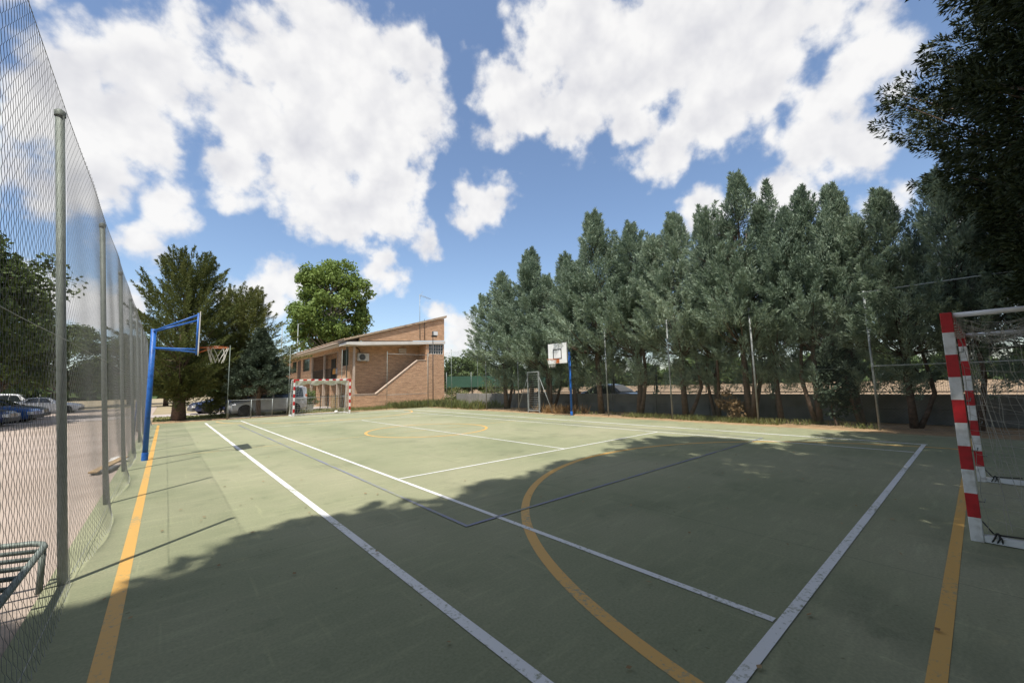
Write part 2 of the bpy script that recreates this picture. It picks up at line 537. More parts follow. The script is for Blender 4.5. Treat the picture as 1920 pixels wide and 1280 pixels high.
court_material()
paint('paint_white', (0.68, 0.68, 0.66), 0.655)
paint('paint_yellow', (0.60, 0.345, 0.085), 0.63)
paint('paint_blue', (0.19, 0.20, 0.285), 0.72)
paint('paint_faint_yellow', (0.45, 0.34, 0.13), 0.75)
surf('earth', (0.36, 0.27, 0.18), (0.25, 0.19, 0.12), 0.25, 0.95, bump=0.4, bscale=6, c3=(0.30, 0.25, 0.15))
surf('field', (0.31, 0.215, 0.13), (0.22, 0.15, 0.085), 0.35, 0.95, bump=0.6, bscale=1.5)
surf('sand', (0.40, 0.325, 0.27), (0.32, 0.255, 0.205), 0.5, 0.95, bump=0.5, bscale=40, c3=(0.37, 0.30, 0.245))
surf('needles', (0.40, 0.27, 0.15), (0.25, 0.165, 0.085), 3.0, 0.95, bump=0.6, bscale=60)
surf('pavement', (0.42, 0.37, 0.34), (0.36, 0.31, 0.285), 0.6, 0.9, bump=0.2, bscale=30)
surf('lawn', (0.17, 0.20, 0.06), (0.28, 0.24, 0.11), 1.2, 0.95, bump=0.8, bscale=30)
surf('asphalt', (0.13, 0.125, 0.12), (0.09, 0.088, 0.085), 2.0, 0.9, bump=0.3, bscale=60)
surf('galv', (0.35, 0.37, 0.36), (0.24, 0.26, 0.25), 9.0, 0.55, 0.35, bump=0.06, obj_space=True)
surf('galv_green', (0.235, 0.27, 0.245), (0.17, 0.20, 0.175), 11.0, 0.6, 0.25, bump=0.08, obj_space=True)
surf('wire', (0.33, 0.34, 0.33), (0.22, 0.23, 0.22), 20.0, 0.5, 0.25, obj_space=True)
surf('wire_green', (0.10, 0.13, 0.11), (0.07, 0.09, 0.075), 20.0, 0.6, 0.2, obj_space=True)
surf('rusty', (0.17, 0.10, 0.06), (0.10, 0.06, 0.04), 14.0, 0.8, 0.2, obj_space=True)
surf('blue_steel', (0.015, 0.115, 0.44), (0.012, 0.075, 0.30), 7.0, 0.45, 0.0, obj_space=True, bump=0.08, c3=(0.02, 0.13, 0.46))
surf('white_paint', (0.78, 0.77, 0.75), (0.60, 0.58, 0.54), 7.0, 0.5, obj_space=True, lo=0.25, hi=0.5)
surf('board_white', (0.80, 0.80, 0.79), (0.70, 0.70, 0.68), 3.0, 0.5, obj_space=True)
surf('black_paint', (0.02, 0.02, 0.02), (0.03, 0.03, 0.03), 8, 0.5, obj_space=True)
surf('orange_steel', (0.60, 0.17, 0.05), (0.42, 0.12, 0.04), 9, 0.5, obj_space=True)
surf('net_cord', (0.46, 0.44, 0.38), (0.33, 0.31, 0.27), 12, 0.9, obj_space=True)
surf('net_white', (0.72, 0.71, 0.67), (0.55, 0.54, 0.5), 12, 0.9, obj_space=True)
surf('concrete', (0.27, 0.26, 0.235), (0.175, 0.165, 0.15), 1.3, 0.92, bump=0.35, bscale=18, c3=(0.23, 0.22, 0.20))
surf('render_white', (0.74, 0.71, 0.66), (0.62, 0.58, 0.52), 1.1, 0.85, bump=0.1)
surf('render_cream', (0.55, 0.44, 0.35), (0.45, 0.35, 0.27), 1.2, 0.9, bump=0.1)
surf('tile', (0.42, 0.27, 0.18), (0.30, 0.20, 0.14), 1.6, 0.9, bump=0.2, c3=(0.46, 0.36, 0.25))
surf('dark_metal', (0.03, 0.032, 0.03), (0.045, 0.04, 0.035), 8, 0.5, 0.4, obj_space=True)
surf('bark', (0.17, 0.115, 0.08), (0.085, 0.06, 0.042), 7.0, 0.95, bump=0.9, bscale=14, obj_space=True, c3=(0.13, 0.09, 0.065))
surf('bark_pale', (0.42, 0.38, 0.31), (0.26, 0.23, 0.18), 3.0, 0.9, bump=0.4, obj_space=True)
surf('wood', (0.48, 0.33, 0.17), (0.35, 0.23, 0.11), 5.0, 0.8, obj_space=True)
surf('tyre', (0.018, 0.018, 0.018), (0.028, 0.027, 0.025), 14, 0.85, obj_space=True)
surf('plastic_grey', (0.10, 0.10, 0.10), (0.075, 0.075, 0.075), 8, 0.6, obj_space=True)
surf('cloth_orange', (0.62, 0.30, 0.06), (0.5, 0.23, 0.045), 6, 0.9, obj_space=True)
surf('cloth_grey', (0.42, 0.43, 0.46), (0.33, 0.34, 0.37), 6, 0.9, obj_space=True)
surf('cloth_blue', (0.03, 0.09, 0.36), (0.025, 0.07, 0.28), 6, 0.8, obj_space=True)
surf('cloth_green', (0.01, 0.22, 0.11), (0.008, 0.17, 0.085), 6, 0.8, obj_space=True)
surf('screen_green', (0.035, 0.10, 0.065), (0.03, 0.085, 0.055), 2, 0.8)
brick_material('brick', (0.70, 0.42, 0.245), (0.56, 0.315, 0.18), (0.64, 0.50, 0.37))
stripes('stripe_post', 'Z', 0.42, 0.0)
stripes('stripe_bar', 'X', 0.40, 0.25)
foliage('leaf_cypress', (0.145, 0.20, 0.145), (0.255, 0.33, 0.235), (0.40, 0.465, 0.34), 0.15)
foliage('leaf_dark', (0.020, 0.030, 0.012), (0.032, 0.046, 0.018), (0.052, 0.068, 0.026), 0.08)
foliage('leaf_olive', (0.072, 0.094, 0.028), (0.126, 0.148, 0.044), (0.21, 0.212, 0.064), 0.22)
foliage('leaf_spruce', (0.035, 0.052, 0.032), (0.06, 0.085, 0.052), (0.105, 0.135, 0.085), 0.15)
foliage('leaf_broad', (0.125, 0.18, 0.040), (0.195, 0.27, 0.065), (0.28, 0.35, 0.10), 0.35)
foliage('leaf_broad_dark', (0.05, 0.075, 0.02), (0.085, 0.12, 0.032), (0.135, 0.175, 0.05), 0.3)
foliage('leaf_far', (0.06, 0.095, 0.035), (0.095, 0.14, 0.05), (0.14, 0.18, 0.07), 0.3)
foliage('leaf_weed', (0.10, 0.13, 0.04), (0.17, 0.19, 0.06), (0.30, 0.27, 0.11), 0.3)
foliage('leaf_dry', (0.20, 0.12, 0.05), (0.30, 0.19, 0.09), (0.38, 0.27, 0.14), 0.2)


def glass_mat():
    m, nt, N, L, b = new_mat('window_glass')
    b.inputs['Base Color'].default_value = (0.02, 0.026, 0.028, 1)
    b.inputs['Roughness'].default_value = 0.06
    b.inputs['Specular IOR Level'].default_value = 0.7


def car_paint(name, c, metal=0.4):
    m, nt, N, L, b = new_mat(name)
    g = N.new('ShaderNodeNewGeometry'); n = N.new('ShaderNodeTexNoise'); n.inputs['Scale'].default_value = 3; n.inputs['Detail'].default_value = 6
    L.new(g.outputs['Position'], n.inputs['Vector'])
    r = N.new('ShaderNodeValToRGB'); r.color_ramp.elements[0].color = (*[v * 0.82 for v in c], 1); r.color_ramp.elements[1].color = (*c, 1)
    r.color_ramp.elements[0].position = 0.35; r.color_ramp.elements[1].position = 0.65
    L.new(n.outputs['Fac'], r.inputs['Fac']); L.new(r.outputs[0], b.inputs['Base Color'])
    b.inputs['Metallic'].default_value = metal; b.inputs['Roughness'].default_value = 0.38
    b.inputs['Coat Weight'].default_value = 0.5; b.inputs['Coat Roughness'].default_value = 0.08


glass_mat()
car_paint('car_silver', (0.50, 0.52, 0.55), 0.35)
car_paint('car_navy', (0.03, 0.05, 0.14), 0.2)
car_paint('car_blue', (0.03, 0.12, 0.38), 0.2)
car_paint('car_white', (0.72, 0.72, 0.71), 0.0)
car_paint('car_black', (0.03, 0.03, 0.035), 0.2)

# ================================================================== SETTING
def sheet(name, x0, x1, y0, y1, z, m, sub=1):
    b = MB()
    b.add([(x0, y0, z), (x1, y0, z), (x1, y1, z), (x0, y1, z)], [(0, 1, 2, 3)])
    return struct(b.build(name, m))


sheet('ground', -900, 900, -900, 900, -0.06, MAT['earth'])
sheet('parking_ground', -30, -2.21, -12, 60, -0.045, MAT['sand'])
sheet('dry_field', 17.0, 420, -160, 420, -0.03, MAT['field'])
sheet('footpath', -30, 9.2, 33.6, 37.5, -0.035, MAT['pavement'])
sheet('lawn', -2.0, 8.2, 28.2, 33.5, -0.04, MAT['lawn'])
sheet('needle_strip', 12.9, 16.4, -8, 26.2, -0.035, MAT['needles'])
sheet('back_strip', -2.2, 12.89, 25.62, 28.1, -0.036, MAT['needles'])

b = MB(); b.box(-2.2, 12.9, -4.5, 25.6, -0.12, 0.0)
court = struct(b.build('court', MAT['court_green']))

# painted lines: one mesh for each line, children of the court
def pline(x0, x1, y0, y1, z, m, name):
    bb = MB()
    nx = max(1, int((x1 - x0) / 0.5)); ny = max(1, int((y1 - y0) / 0.5))
    bb.add([(x0, y0, z), (x1, y0, z), (x1, y1, z), (x0, y1, z)], [(0, 1, 2, 3)])
    return bb.build(name, MAT[m], court)


def parc(cx, cy, r, w, a0, a1, z, m, name, n=96):
    vs, fs = [], []
    for i in range(n + 1):
        a = a0 + (a1 - a0) * i / n
        for q in (r - w / 2, r + w / 2):
            vs.append((cx + q * math.cos(a), cy + q * math.sin(a), z))
        if i:
            fs.append((2 * i - 2, 2 * i - 1, 2 * i + 1, 2 * i))
    bb = MB(); bb.add(vs, fs)
    return bb.build(name, MAT[m], court)


ZY, ZW, ZB = 0.002, 0.0045, 0.007
# handball / five-a-side markings, ochre
pline(-1.79, -1.70, -0.64, 24.42, ZY, 'paint_yellow', 'yellow_sideline')
pline(12.62, 12.70, -0.64, 24.42, ZY, 'paint_faint_yellow', 'yellow_sideline')
pline(-1.70, 12.62, -0.635, -0.56, ZY, 'paint_yellow', 'yellow_goal_line')
pline(-1.74, 12.62, 24.32, 24.42, ZY, 'paint_faint_yellow', 'yellow_goal_line')
pline(-1.74, 12.62, 11.85, 11.93, ZY, 'paint_faint_yellow', 'yellow_halfway_line')
parc(5.5, -0.60, 5.05, 0.10, 0.012, PI - 0.012, ZY, 'paint_yellow', 'yellow_goal_arc')
parc(5.5, 24.38, 5.05, 0.10, PI + 0.012, 2 * PI - 0.012, ZY, 'paint_yellow', 'yellow_goal_arc')
parc(5.48, 11.9, 2.05, 0.09, 0, 2 * PI, ZY + 0.001, 'paint_yellow', 'yellow_centre_circle')
# tennis markings, white
W = 0.09
pline(-0.072, 0.006, 0.0, 23.77, ZW, 'paint_white', 'white_sideline')
pline(10.88, 10.97, 0.0, 23.77, ZW, 'paint_white', 'white_sideline')
pline(1.37, 1.43, 0.10, 23.67, ZW, 'paint_white', 'white_singles_line')
pline(9.54, 9.60, 0.10, 23.67, ZW, 'paint_white', 'white_singles_line')
pline(0.006, 10.88, 0.02, 0.088, ZW, 'paint_white', 'white_baseline')
pline(0.006, 10.88, 23.67, 23.77, ZW, 'paint_white', 'white_baseline')
pline(1.43, 9.54, 5.485, 5.535, ZW, 'paint_white', 'white_service_line')
pline(1.43, 9.54, 18.235, 18.285, ZW, 'paint_white', 'white_service_line')
pline(5.46, 5.51, 5.535, 18.235, ZW, 'paint_white', 'white_centre_line')
# volleyball markings, faded blue
pline(0.95, 0.995, 2.885, 20.88, ZB, 'paint_blue', 'blue_sideline')
pline(9.955, 10.0, 2.885, 20.88, ZB, 'paint_blue', 'blue_sideline')
pline(0.95, 10.0, 2.84, 2.885, ZB, 'paint_blue', 'blue_end_line')
pline(0.95, 10.0, 20.88, 20.925, ZB, 'paint_blue', 'blue_end_line')

# kerb along the parking side
kb = thing('kerb', 'pale concrete kerb in front of the parked cars beyond the left fence', 'kerb', (-9.6, 26, -0.045))
for i in range(12):
    bb = MB(); bb.box(0, 0.18, i * 1.5, i * 1.5 + 1.485, 0, 0.13); bb.build('kerb_stone', MAT['render_white'], kb)

# ================================================================== TREES
def leaves_to_mesh(name, P, D, Wd, length, width, m, rs):
    """one kite-shaped leaf at each P, along D, width direction Wd"""
    n = len(P)
    length = length[:, None]; width = width[:, None]
    V = np.stack([P, P + D * length * 0.45 + Wd * width * 0.5, P + D * length, P + D * length * 0.45 - Wd * width * 0.5], 1)
    F = np.arange(4 * n).reshape(n, 4)
    return np_mesh(name, V, F, MAT[m])


def unit(a):
    return a / (np.linalg.norm(a, axis=-1, keepdims=True) + 1e-9)


def conifer_meshes(name, seed, H, zb, R, prof, nplume, nleaf, plen, pwid, ll, lw, elev, m, bark='bark', stems=1, droop=0.0, inner=0.35, trunk_r=0.14, leaders=None, flame=0.5, spread=0.65, low=0.0, zlow=1.7):
    """plume-built conifer: returns (trunk mesh, crown mesh). prof(t) = radius share at height share t of the crown."""
    rs = np.random.RandomState(seed)
    tb = MB()
    tops = []
    for s in range(stems):
        a = rs.uniform(0, 2 * PI)
        o = 0.0 if s == 0 else rs.uniform(0.25, 0.5)
        hh = H * (0.95 if s == 0 else rs.uniform(0.6, 0.85))
        pts, rr = [], []
        for i in range(9):
            t = i / 8
            w = 0.10 * math.sin(t * 5 + s)
            pts.append((math.cos(a) * (o * min(1, t * 4) + w), math.sin(a) * (o * min(1, t * 4) + w), hh * t - 0.08))
            rr.append(max(0.012, trunk_r * (1.15 if i == 0 else 1) * (1 - t) ** 0.8 * (1 if s == 0 else 0.7)))
        tb.tube(pts, rr, 7)
    n = nplume
    t = rs.beta(1.05, 1.12, n)
    if leaders:
        t[-18:] = np.linspace(0.80, 1.0, 18)
    wgt = np.array([prof(x) for x in t])
    ph = np.arange(n) * 2.39996 + rs.uniform(-0.5, 0.5, n)
    lump = 1 + 0.22 * np.sin(ph * 2 + seed) * np.sin(t * 9 + seed * 1.7) + rs.uniform(-0.12, 0.12, n)
    rf = inner + (1 - inner) * rs.beta(2.2, 0.9, n)
    r = R * wgt * rf * lump
    z = zb + (H - zb) * t
    cxy = np.zeros((n, 2))
    if leaders:                                   # several tops instead of one
        li = rs.randint(0, len(leaders), n)
        li[-18:] = 0
        la = np.array(leaders)
        k_ = np.clip((t - 0.15) / 0.5, 0, 1)
        cxy = la[li, :2] * k_[:, None]
        z = zb + (H * (1 - (1 - la[li, 2]) * k_) - zb) * t
        r = r * (1 - 0.3 * k_)
    tip = np.stack([cxy[:, 0] + r * np.cos(ph), cxy[:, 1] + r * np.sin(ph), z], 1)
    out = np.stack([np.cos(ph), np.sin(ph), np.zeros(n)], 1)
    nl = int(low * n)
    if nl:                                        # sparse twigs under the crown
        z[:nl] = rs.uniform(zlow, zb + 0.5, nl)
        r[:nl] = R * 0.6 * rs.rand(nl) ** 0.6
        tip[:nl] = np.stack([r[:nl] * np.cos(ph[:nl]), r[:nl] * np.sin(ph[:nl]), z[:nl]], 1)
    ev = elev + (PI / 2 - elev) * t ** 2 * 0.8 + rs.uniform(-0.2, 0.2, n)
    ax = unit(out * np.cos(ev)[:, None] + np.array([0, 0, 1.0]) * np.sin(ev)[:, None] + rs.normal(0, 0.13, (n, 3)))
    L_ = plen * (0.7 + 0.6 * rs.rand(n)) * (0.6 + 0.4 * np.minimum(1, wgt + 0.25))
    # limbs from trunk to plume root
    for i in range(0, n, 2):
        root = Vector((tip[i] - ax[i] * L_[i] * 0.4).tolist())
        zz = max(zb * 0.8, root.z - r[i] * math.tan(max(0.05, min(1.1, ev[i]))) * 0.8)
        q = Vector((0, 0, min(zz, H * 0.93)))
        mid = q.lerp(root, 0.55) + Vector((0, 0, -0.12 * r[i]))
        tb.tube([q, mid, root], [0.010 + 0.012 * r[i], 0.008 + 0.007 * r[i], 0.006], 4, cap=False)
    # leaves
    idx = np.repeat(np.arange(n), nleaf)
    N_ = len(idx)
    s = rs.rand(N_) ** 0.8
    A = ax[idx]
    rnd = unit(rs.normal(size=(N_, 3)))
    radial = unit(rnd - A * (rnd * A).sum(1, keepdims=True))
    taper = np.clip(1 - s, 0, 1) ** flame * (0.35 + 0.65 * np.minimum(1, s * 4))
    rho = pwid * taper * (0.35 + 0.65 * rs.rand(N_)) * (0.7 + 0.6 * rs.rand(n))[idx]
    P = tip[idx] + A * ((s - 0.75) * L_[idx])[:, None] + radial * rho[:, None]
    P[:, 2] -= droop * rho * 1.5
    D = unit(A * 0.8 + radial * spread + rs.normal(0, 0.3 * spread / 0.65, (N_, 3)) - np.array([0, 0, droop]))
    Wd = unit(np.cross(D, radial + rs.normal(0, 0.45, (N_, 3))))
    crown = leaves_to_mesh(name + '_crown', P, D, Wd, ll * (0.6 + 0.8 * rs.rand(N_)), lw * (0.6 + 0.8 * rs.rand(N_)), m, rs)
    tmp = tb.build('tmp', MAT[bark])
    trunk = tmp.data
    bpy.data.objects.remove(tmp)
    return trunk, crown


def broad_meshes(name, seed, H, zb, R, nclump, nleaf, csize, ll, m, bark='bark', trunk_r=0.22, shape=1.0):
    rs = np.random.RandomState(seed)
    tb = MB()
    hc = (H - zb)
    C = []
    for i in range(nclump):
        u = rs.uniform(-1, 1); a = rs.uniform(0, 2 * PI); q = 0.45 + 0.55 * rs.rand() ** 0.5
        rr = math.sqrt(1 - u * u) * q
        w = 1 + 0.16 * math.sin(3 * a + seed) + rs.uniform(-0.1, 0.1)
        C.append((R * rr * math.cos(a) * w, R * rr * math.sin(a) * w, zb + hc * (0.5 + 0.5 * u * q) + 0.1 * rs.normal()))
    C = np.array(C)
    pts, rad_ = [], []
    for i in range(8):
        t = i / 7
        pts.append((0.25 * math.sin(t * 3 + seed), 0.2 * math.sin(t * 2.3), H * 0.85 * t - 0.1)); rad_.append(max(0.02, trunk_r * (1.2 if i == 0 else 1) * (1 - t) ** 0.9))
    tb.tube(pts, rad_, 8)
    for c in C[::2]:
        z0 = max(zb * 0.75, c[2] - 0.7 * math.hypot(c[0], c[1]))
        tt = min(0.95, z0 / (H * 0.85))
        q = Vector((0.25 * math.sin(tt * 3 + seed), 0.2 * math.sin(tt * 2.3), z0))
        e = Vector(c.tolist()); mid = q.lerp(e, 0.5) + Vector((0, 0, 0.15))
        tb.tube([q, mid, e], [trunk_r * 0.3, trunk_r * 0.17, 0.015], 5, cap=False)
    idx = np.repeat(np.arange(nclump), nleaf); n = len(idx)
    dirs = unit(rs.normal(size=(n, 3)))
    sz = csize * (0.65 + 0.7 * rs.rand(nclump))
    P = C[idx] + dirs * (sz[idx] * rs.rand(n) ** 0.45)[:, None] * np.array([1, 1, 0.8])
    D = unit(np.cross(dirs, rs.normal(size=(n, 3))) + dirs * 0.35 + np.array([0, 0, -0.25]))
    Wd = unit(np.cross(D, dirs + rs.normal(0, 0.5, (n, 3))))
    crown = leaves_to_mesh(name + '_crown', P, D, Wd, ll * (0.6 + 0.8 * rs.rand(n)), ll * 0.75 * (0.6 + 0.8 * rs.rand(n)), m, rs)
    tmp = tb.build('tmp', MAT[bark]); trunk = tmp.data; bpy.data.objects.remove(tmp)
    return trunk, crown


def plant_tree(name, meshes, label, cat, loc, rz=0.0, s=(1, 1, 1), group=None, tilt=(0, 0)):
    t = thing(name, label, cat, loc, (tilt[0], tilt[1], rz), group)
    t.scale = s
    link('trunk', meshes[0], t)
    link('crown', meshes[1], t)
    return t


ORD = ['first', 'second', 'third', 'fourth', 'fifth', 'sixth', 'seventh', 'eighth', 'ninth', 'tenth', 'eleventh', 'twelfth', 'thirteenth', 'fourteenth', 'fifteenth', 'sixteenth', 'seventeenth', 'eighteenth']


def prof_cyp(t):
    return min(1, 0.80 + 1.6 * t) * max(0.03, 1 - t) ** 0.66 * 1.12


LEAD = [[(0, 0, 1), (0, 0, 1), (0.65, 0.45, 0.90), (-0.5, 0.6, 0.86)], [(0, 0.1, 1), (0, 0.1, 1), (-0.65, -0.4, 0.92), (0.5, -0.7, 0.85)], [(0.1, 0, 1), (0.45, 0.75, 0.95), (-0.4, -0.75, 0.92), (-0.7, 0.3, 0.84)], [(0, 0, 1), (0, 0, 1), (0.2, -0.7, 0.9), (-0.2, 0.7, 0.92)]]
CYP = [conifer_meshes('cypress', 11 + k, 9.2, 3.4, 1.72, prof_cyp, 330, 230, 1.1, 0.28, 0.13, 0.025, 0.82, 'leaf_cypress', stems=(2, 1, 3, 2)[k], trunk_r=0.105, leaders=LEAD[k], flame=1.0, spread=0.40, inner=0.4, low=0.12) for k in range(4)]
ROW = [(15.1, 19.1, 9.1, 1.50), (15.2, 17.0, 10.2, 1.45), (14.9, 15.0, 8.0, 1.25), (15.2, 13.4, 9.0, 1.25), (15.0, 11.6, 10.5, 1.45), (15.2, 9.6, 9.6, 1.35), (15.0, 7.3, 9.1, 1.25), (15.3, 6.1, 8.4, 1.0),
       (15.0, 4.85, 9.7, 1.20), (15.2, 3.9, 8.3, 0.9), (15.0, 2.75, 8.5, 1.0), (15.3, 1.7, 8.2, 0.95), (15.0, 0.5, 7.4, 0.95), (15.2, -0.7, 7.6, 0.95), (15.0, -2.0, 7.8, 1.0)]
for i, (x, y, h, w) in enumerate(ROW):
    plant_tree('cypress_tree', CYP[(i * 3 + (i // 4)) % 4], 'blue-green cypress, %s from the left end of the row behind the right-hand court fence' % ORD[i],
               'tree', (x, y, -0.05), (i * 2.1) % 6.28, (w, w, h / 9.55), 'row of cypresses along the right side of the court', (random.uniform(-.03, .03), random.uniform(-.03, .03)))


def prof_big(t):
    return max(0.12, math.sin(PI * (0.16 + 0.80 * t)) ** 0.75)


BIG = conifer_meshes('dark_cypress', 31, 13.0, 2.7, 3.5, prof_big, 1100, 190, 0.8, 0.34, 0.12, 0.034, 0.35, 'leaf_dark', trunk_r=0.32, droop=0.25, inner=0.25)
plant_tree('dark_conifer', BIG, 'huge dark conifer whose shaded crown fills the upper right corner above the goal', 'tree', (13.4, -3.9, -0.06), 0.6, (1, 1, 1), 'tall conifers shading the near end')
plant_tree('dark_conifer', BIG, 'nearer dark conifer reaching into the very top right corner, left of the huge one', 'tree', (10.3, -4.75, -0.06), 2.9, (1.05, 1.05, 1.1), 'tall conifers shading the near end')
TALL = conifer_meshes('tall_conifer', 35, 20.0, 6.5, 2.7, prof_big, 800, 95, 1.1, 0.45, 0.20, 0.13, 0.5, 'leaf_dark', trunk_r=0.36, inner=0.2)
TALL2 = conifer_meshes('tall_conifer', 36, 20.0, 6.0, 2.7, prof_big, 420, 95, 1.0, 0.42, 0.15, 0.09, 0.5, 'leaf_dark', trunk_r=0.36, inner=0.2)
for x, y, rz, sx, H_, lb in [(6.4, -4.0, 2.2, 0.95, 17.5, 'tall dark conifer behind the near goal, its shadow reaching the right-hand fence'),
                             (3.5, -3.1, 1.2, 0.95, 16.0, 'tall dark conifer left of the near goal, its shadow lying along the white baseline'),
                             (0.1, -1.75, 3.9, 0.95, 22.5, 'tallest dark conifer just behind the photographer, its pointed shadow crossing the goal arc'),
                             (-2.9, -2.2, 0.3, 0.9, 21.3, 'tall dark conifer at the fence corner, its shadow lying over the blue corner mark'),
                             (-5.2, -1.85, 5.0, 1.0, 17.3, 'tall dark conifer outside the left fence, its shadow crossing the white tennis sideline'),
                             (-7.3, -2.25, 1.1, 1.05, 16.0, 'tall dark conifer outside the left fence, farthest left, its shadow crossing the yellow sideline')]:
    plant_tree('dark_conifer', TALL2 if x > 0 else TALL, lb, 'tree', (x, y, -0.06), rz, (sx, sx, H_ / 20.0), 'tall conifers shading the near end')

for x, y, rz, sx, lb in [(-6.5, -8.0, 0.2, 1.25, 'unseen dense conifer added to block sky, rear row behind the photographer, leftmost'),  # rear conifers added out of view to block sky and deepen the court shade
                         (-1.5, -7.6, 1.7, 1.25, 'unseen dense conifer added to block sky, rear row behind the photographer, second from left'),
                         (3.8, -8.0, 2.9, 1.25, 'unseen dense conifer added to block sky, rear row behind the photographer, third from left'),
                         (8.8, -7.7, 4.4, 1.25, 'unseen dense conifer added to block sky, rear row behind the photographer, rightmost'),
                         (-11.5, -3.0, 5.2, 1.2, 'unseen dense conifer added to block sky, outside the left fence, level with the photographer'),  # this and the next: unseen, added to cut skylight from the left
                         (-12.0, 3.2, 0.9, 1.1, 'unseen dense conifer added to block sky, outside the left fence, just beyond the left edge')]:
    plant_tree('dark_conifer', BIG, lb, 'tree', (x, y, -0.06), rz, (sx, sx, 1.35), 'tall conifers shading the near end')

# conifers at the far left corner
def prof_vase(t):
    return max(0.08, (0.35 + 1.6 * t if t < 0.38 else 0.97 - 1.05 * (t - 0.38)))


SPIKY = conifer_meshes('spiky', 41, 9.9, 1.5, 3.3, prof_vase, 340, 260, 2.4, 0.34, 0.15, 0.040, 0.42, 'leaf_olive', trunk_r=0.34, inner=0.15, flame=1.0, spread=0.45)
plant_tree('olive_conifer', SPIKY, 'broad olive-green conifer with upswept spiky branches behind the blue hoop pole', 'tree', (-0.95, 28.4, -0.05), 0.4, (0.95, 0.95, 0.95))
plant_tree('olive_conifer', SPIKY, 'lower olive-green conifer between the spiky conifer and the dark spruce', 'tree', (2.1, 31.0, -0.05), 2.4, (1.05, 1.05, 0.84))


def prof_spruce(t):
    return max(0.04, 1 - t) ** 0.85


SPR = conifer_meshes('spruce', 51, 5.2, 1.45, 2.25, prof_spruce, 330, 150, 0.95, 0.24, 0.12, 0.05, 0.05, 'leaf_spruce', trunk_r=0.15, droop=0.2, inner=0.2)
plant_tree('blue_spruce', SPR, 'dense dark blue-green spruce drooping over the silver van', 'tree', (2.75, 27.75, -0.05), 0.0, (0.95, 0.8, 1.0))

POP = broad_meshes('poplar', 61, 26, 6.5, 6.6, 170, 170, 1.6, 0.50, 'leaf_broad', 'bark_pale', 0.55)
plant_tree('poplar_tree', POP, 'big rounded bright green poplar rising behind the brick building', 'tree', (19.6, 72, -0.05), 0.3, (0.90, 0.90, 0.94))

BRD = [broad_meshes('broadleaf', 71 + k, 12.0, 2.4, 4.0, 110, 170, 1.05, 0.26, 'leaf_broad_dark', 'bark', 0.26) for k in range(2)]
for i, (x, y, k, s, sz, lb) in enumerate([
        (-11.6, 39, 0, 1.0, 1.06, 'tall leafy tree over the dark parked cars at the left edge'),
        (-12.9, 31.3, 1, 1.2, 0.95, 'leafy tree half cut by the left edge above the green parasol'),
        (-13.0, 35.4, 0, 1.15, 0.98, 'leafy tree behind the green parasol, shading the blue car'),
        (-12.5, 53, 1, 1.1, 0.92, 'leafy tree behind the second fence post, left of the white cars'),
        (-11.0, 68, 0, 1.05, 0.82, 'smaller leafy tree far behind the left fence, above the white cars'),
        (-5.4, 78, 1, 1.2, 0.8, 'distant leafy tree just left of the blue hoop pole'),
        (-1.5, 62, 0, 0.9, 0.6, 'distant low tree seen under the olive conifer'),
        (10.5, 74, 0, 0.9, 0.6, 'pale green tree peeking over the far end of the roof'),
        (6.5, 68, 1, 0.8, 0.68, 'distant tree left of the building roof end')]):
    plant_tree('broadleaf_tree', BRD[k], lb, 'tree', (x, y, -0.05), i * 1.3, (s, s, sz), 'leafy trees beyond the fences')
FAR = [broad_meshes('far_tree', 81 + k, 10.0, 1.2, 3.4, 60, 120, 1.1, 0.42, 'leaf_far', 'bark_pale', 0.2) for k in range(2)]
for i, (x, y, s, sz, lb) in enumerate([
        (27.5, 44, 0.85, 0.55, 'small green tree directly right of the brick building'),
        (33.5, 49, 0.60, 0.58, 'slim pale tree standing tallest in the gap right of the building'),
        (36.0, 48, 0.75, 0.38, 'low round tree in the middle of the gap beside the building'),
        (38.5, 45.5, 0.80, 0.48, 'green tree at the right of the gap before the cypress row'),
        (46.0, 47, 1.2, 0.55, 'distant tree glimpsed left of the first cypress trunk')]):
    plant_tree('far_tree', FAR[i % 2], lb, 'tree', (x, y, -0.05), i * 1.9, (s, s, sz), 'trees beyond the tennis screen')

# far belt of trees all round, too far to tell apart
def far_belt():
    rs = np.random.RandomState(5)
    n = 26000
    a = rs.uniform(-0.6, 2.5, n)
    rr = rs.uniform(150, 175, n)
    hmax = 7 + 2.2 * np.sin(a * 23) + 1.6 * np.sin(a * 61 + 1) + 1.0 * np.sin(a * 140)
    z = hmax * rs.rand(n) ** 0.7
    P = np.stack([np.sin(a) * rr, np.cos(a) * rr, z - 0.1], 1)
    D = unit(rs.normal(size=(n, 3))); Wd = unit(np.cross(D, rs.normal(size=(n, 3))))
    me = leaves_to_mesh('far_woodland', P, D, Wd, np.full(n, 2.4), np.full(n, 2.0), 'leaf_far', rs)
    o = link('far_woodland', me)
    o['kind'] = 'stuff'; o['label'] = 'distant belt of green trees along the horizon'; o['category'] = 'woodland'


far_belt()


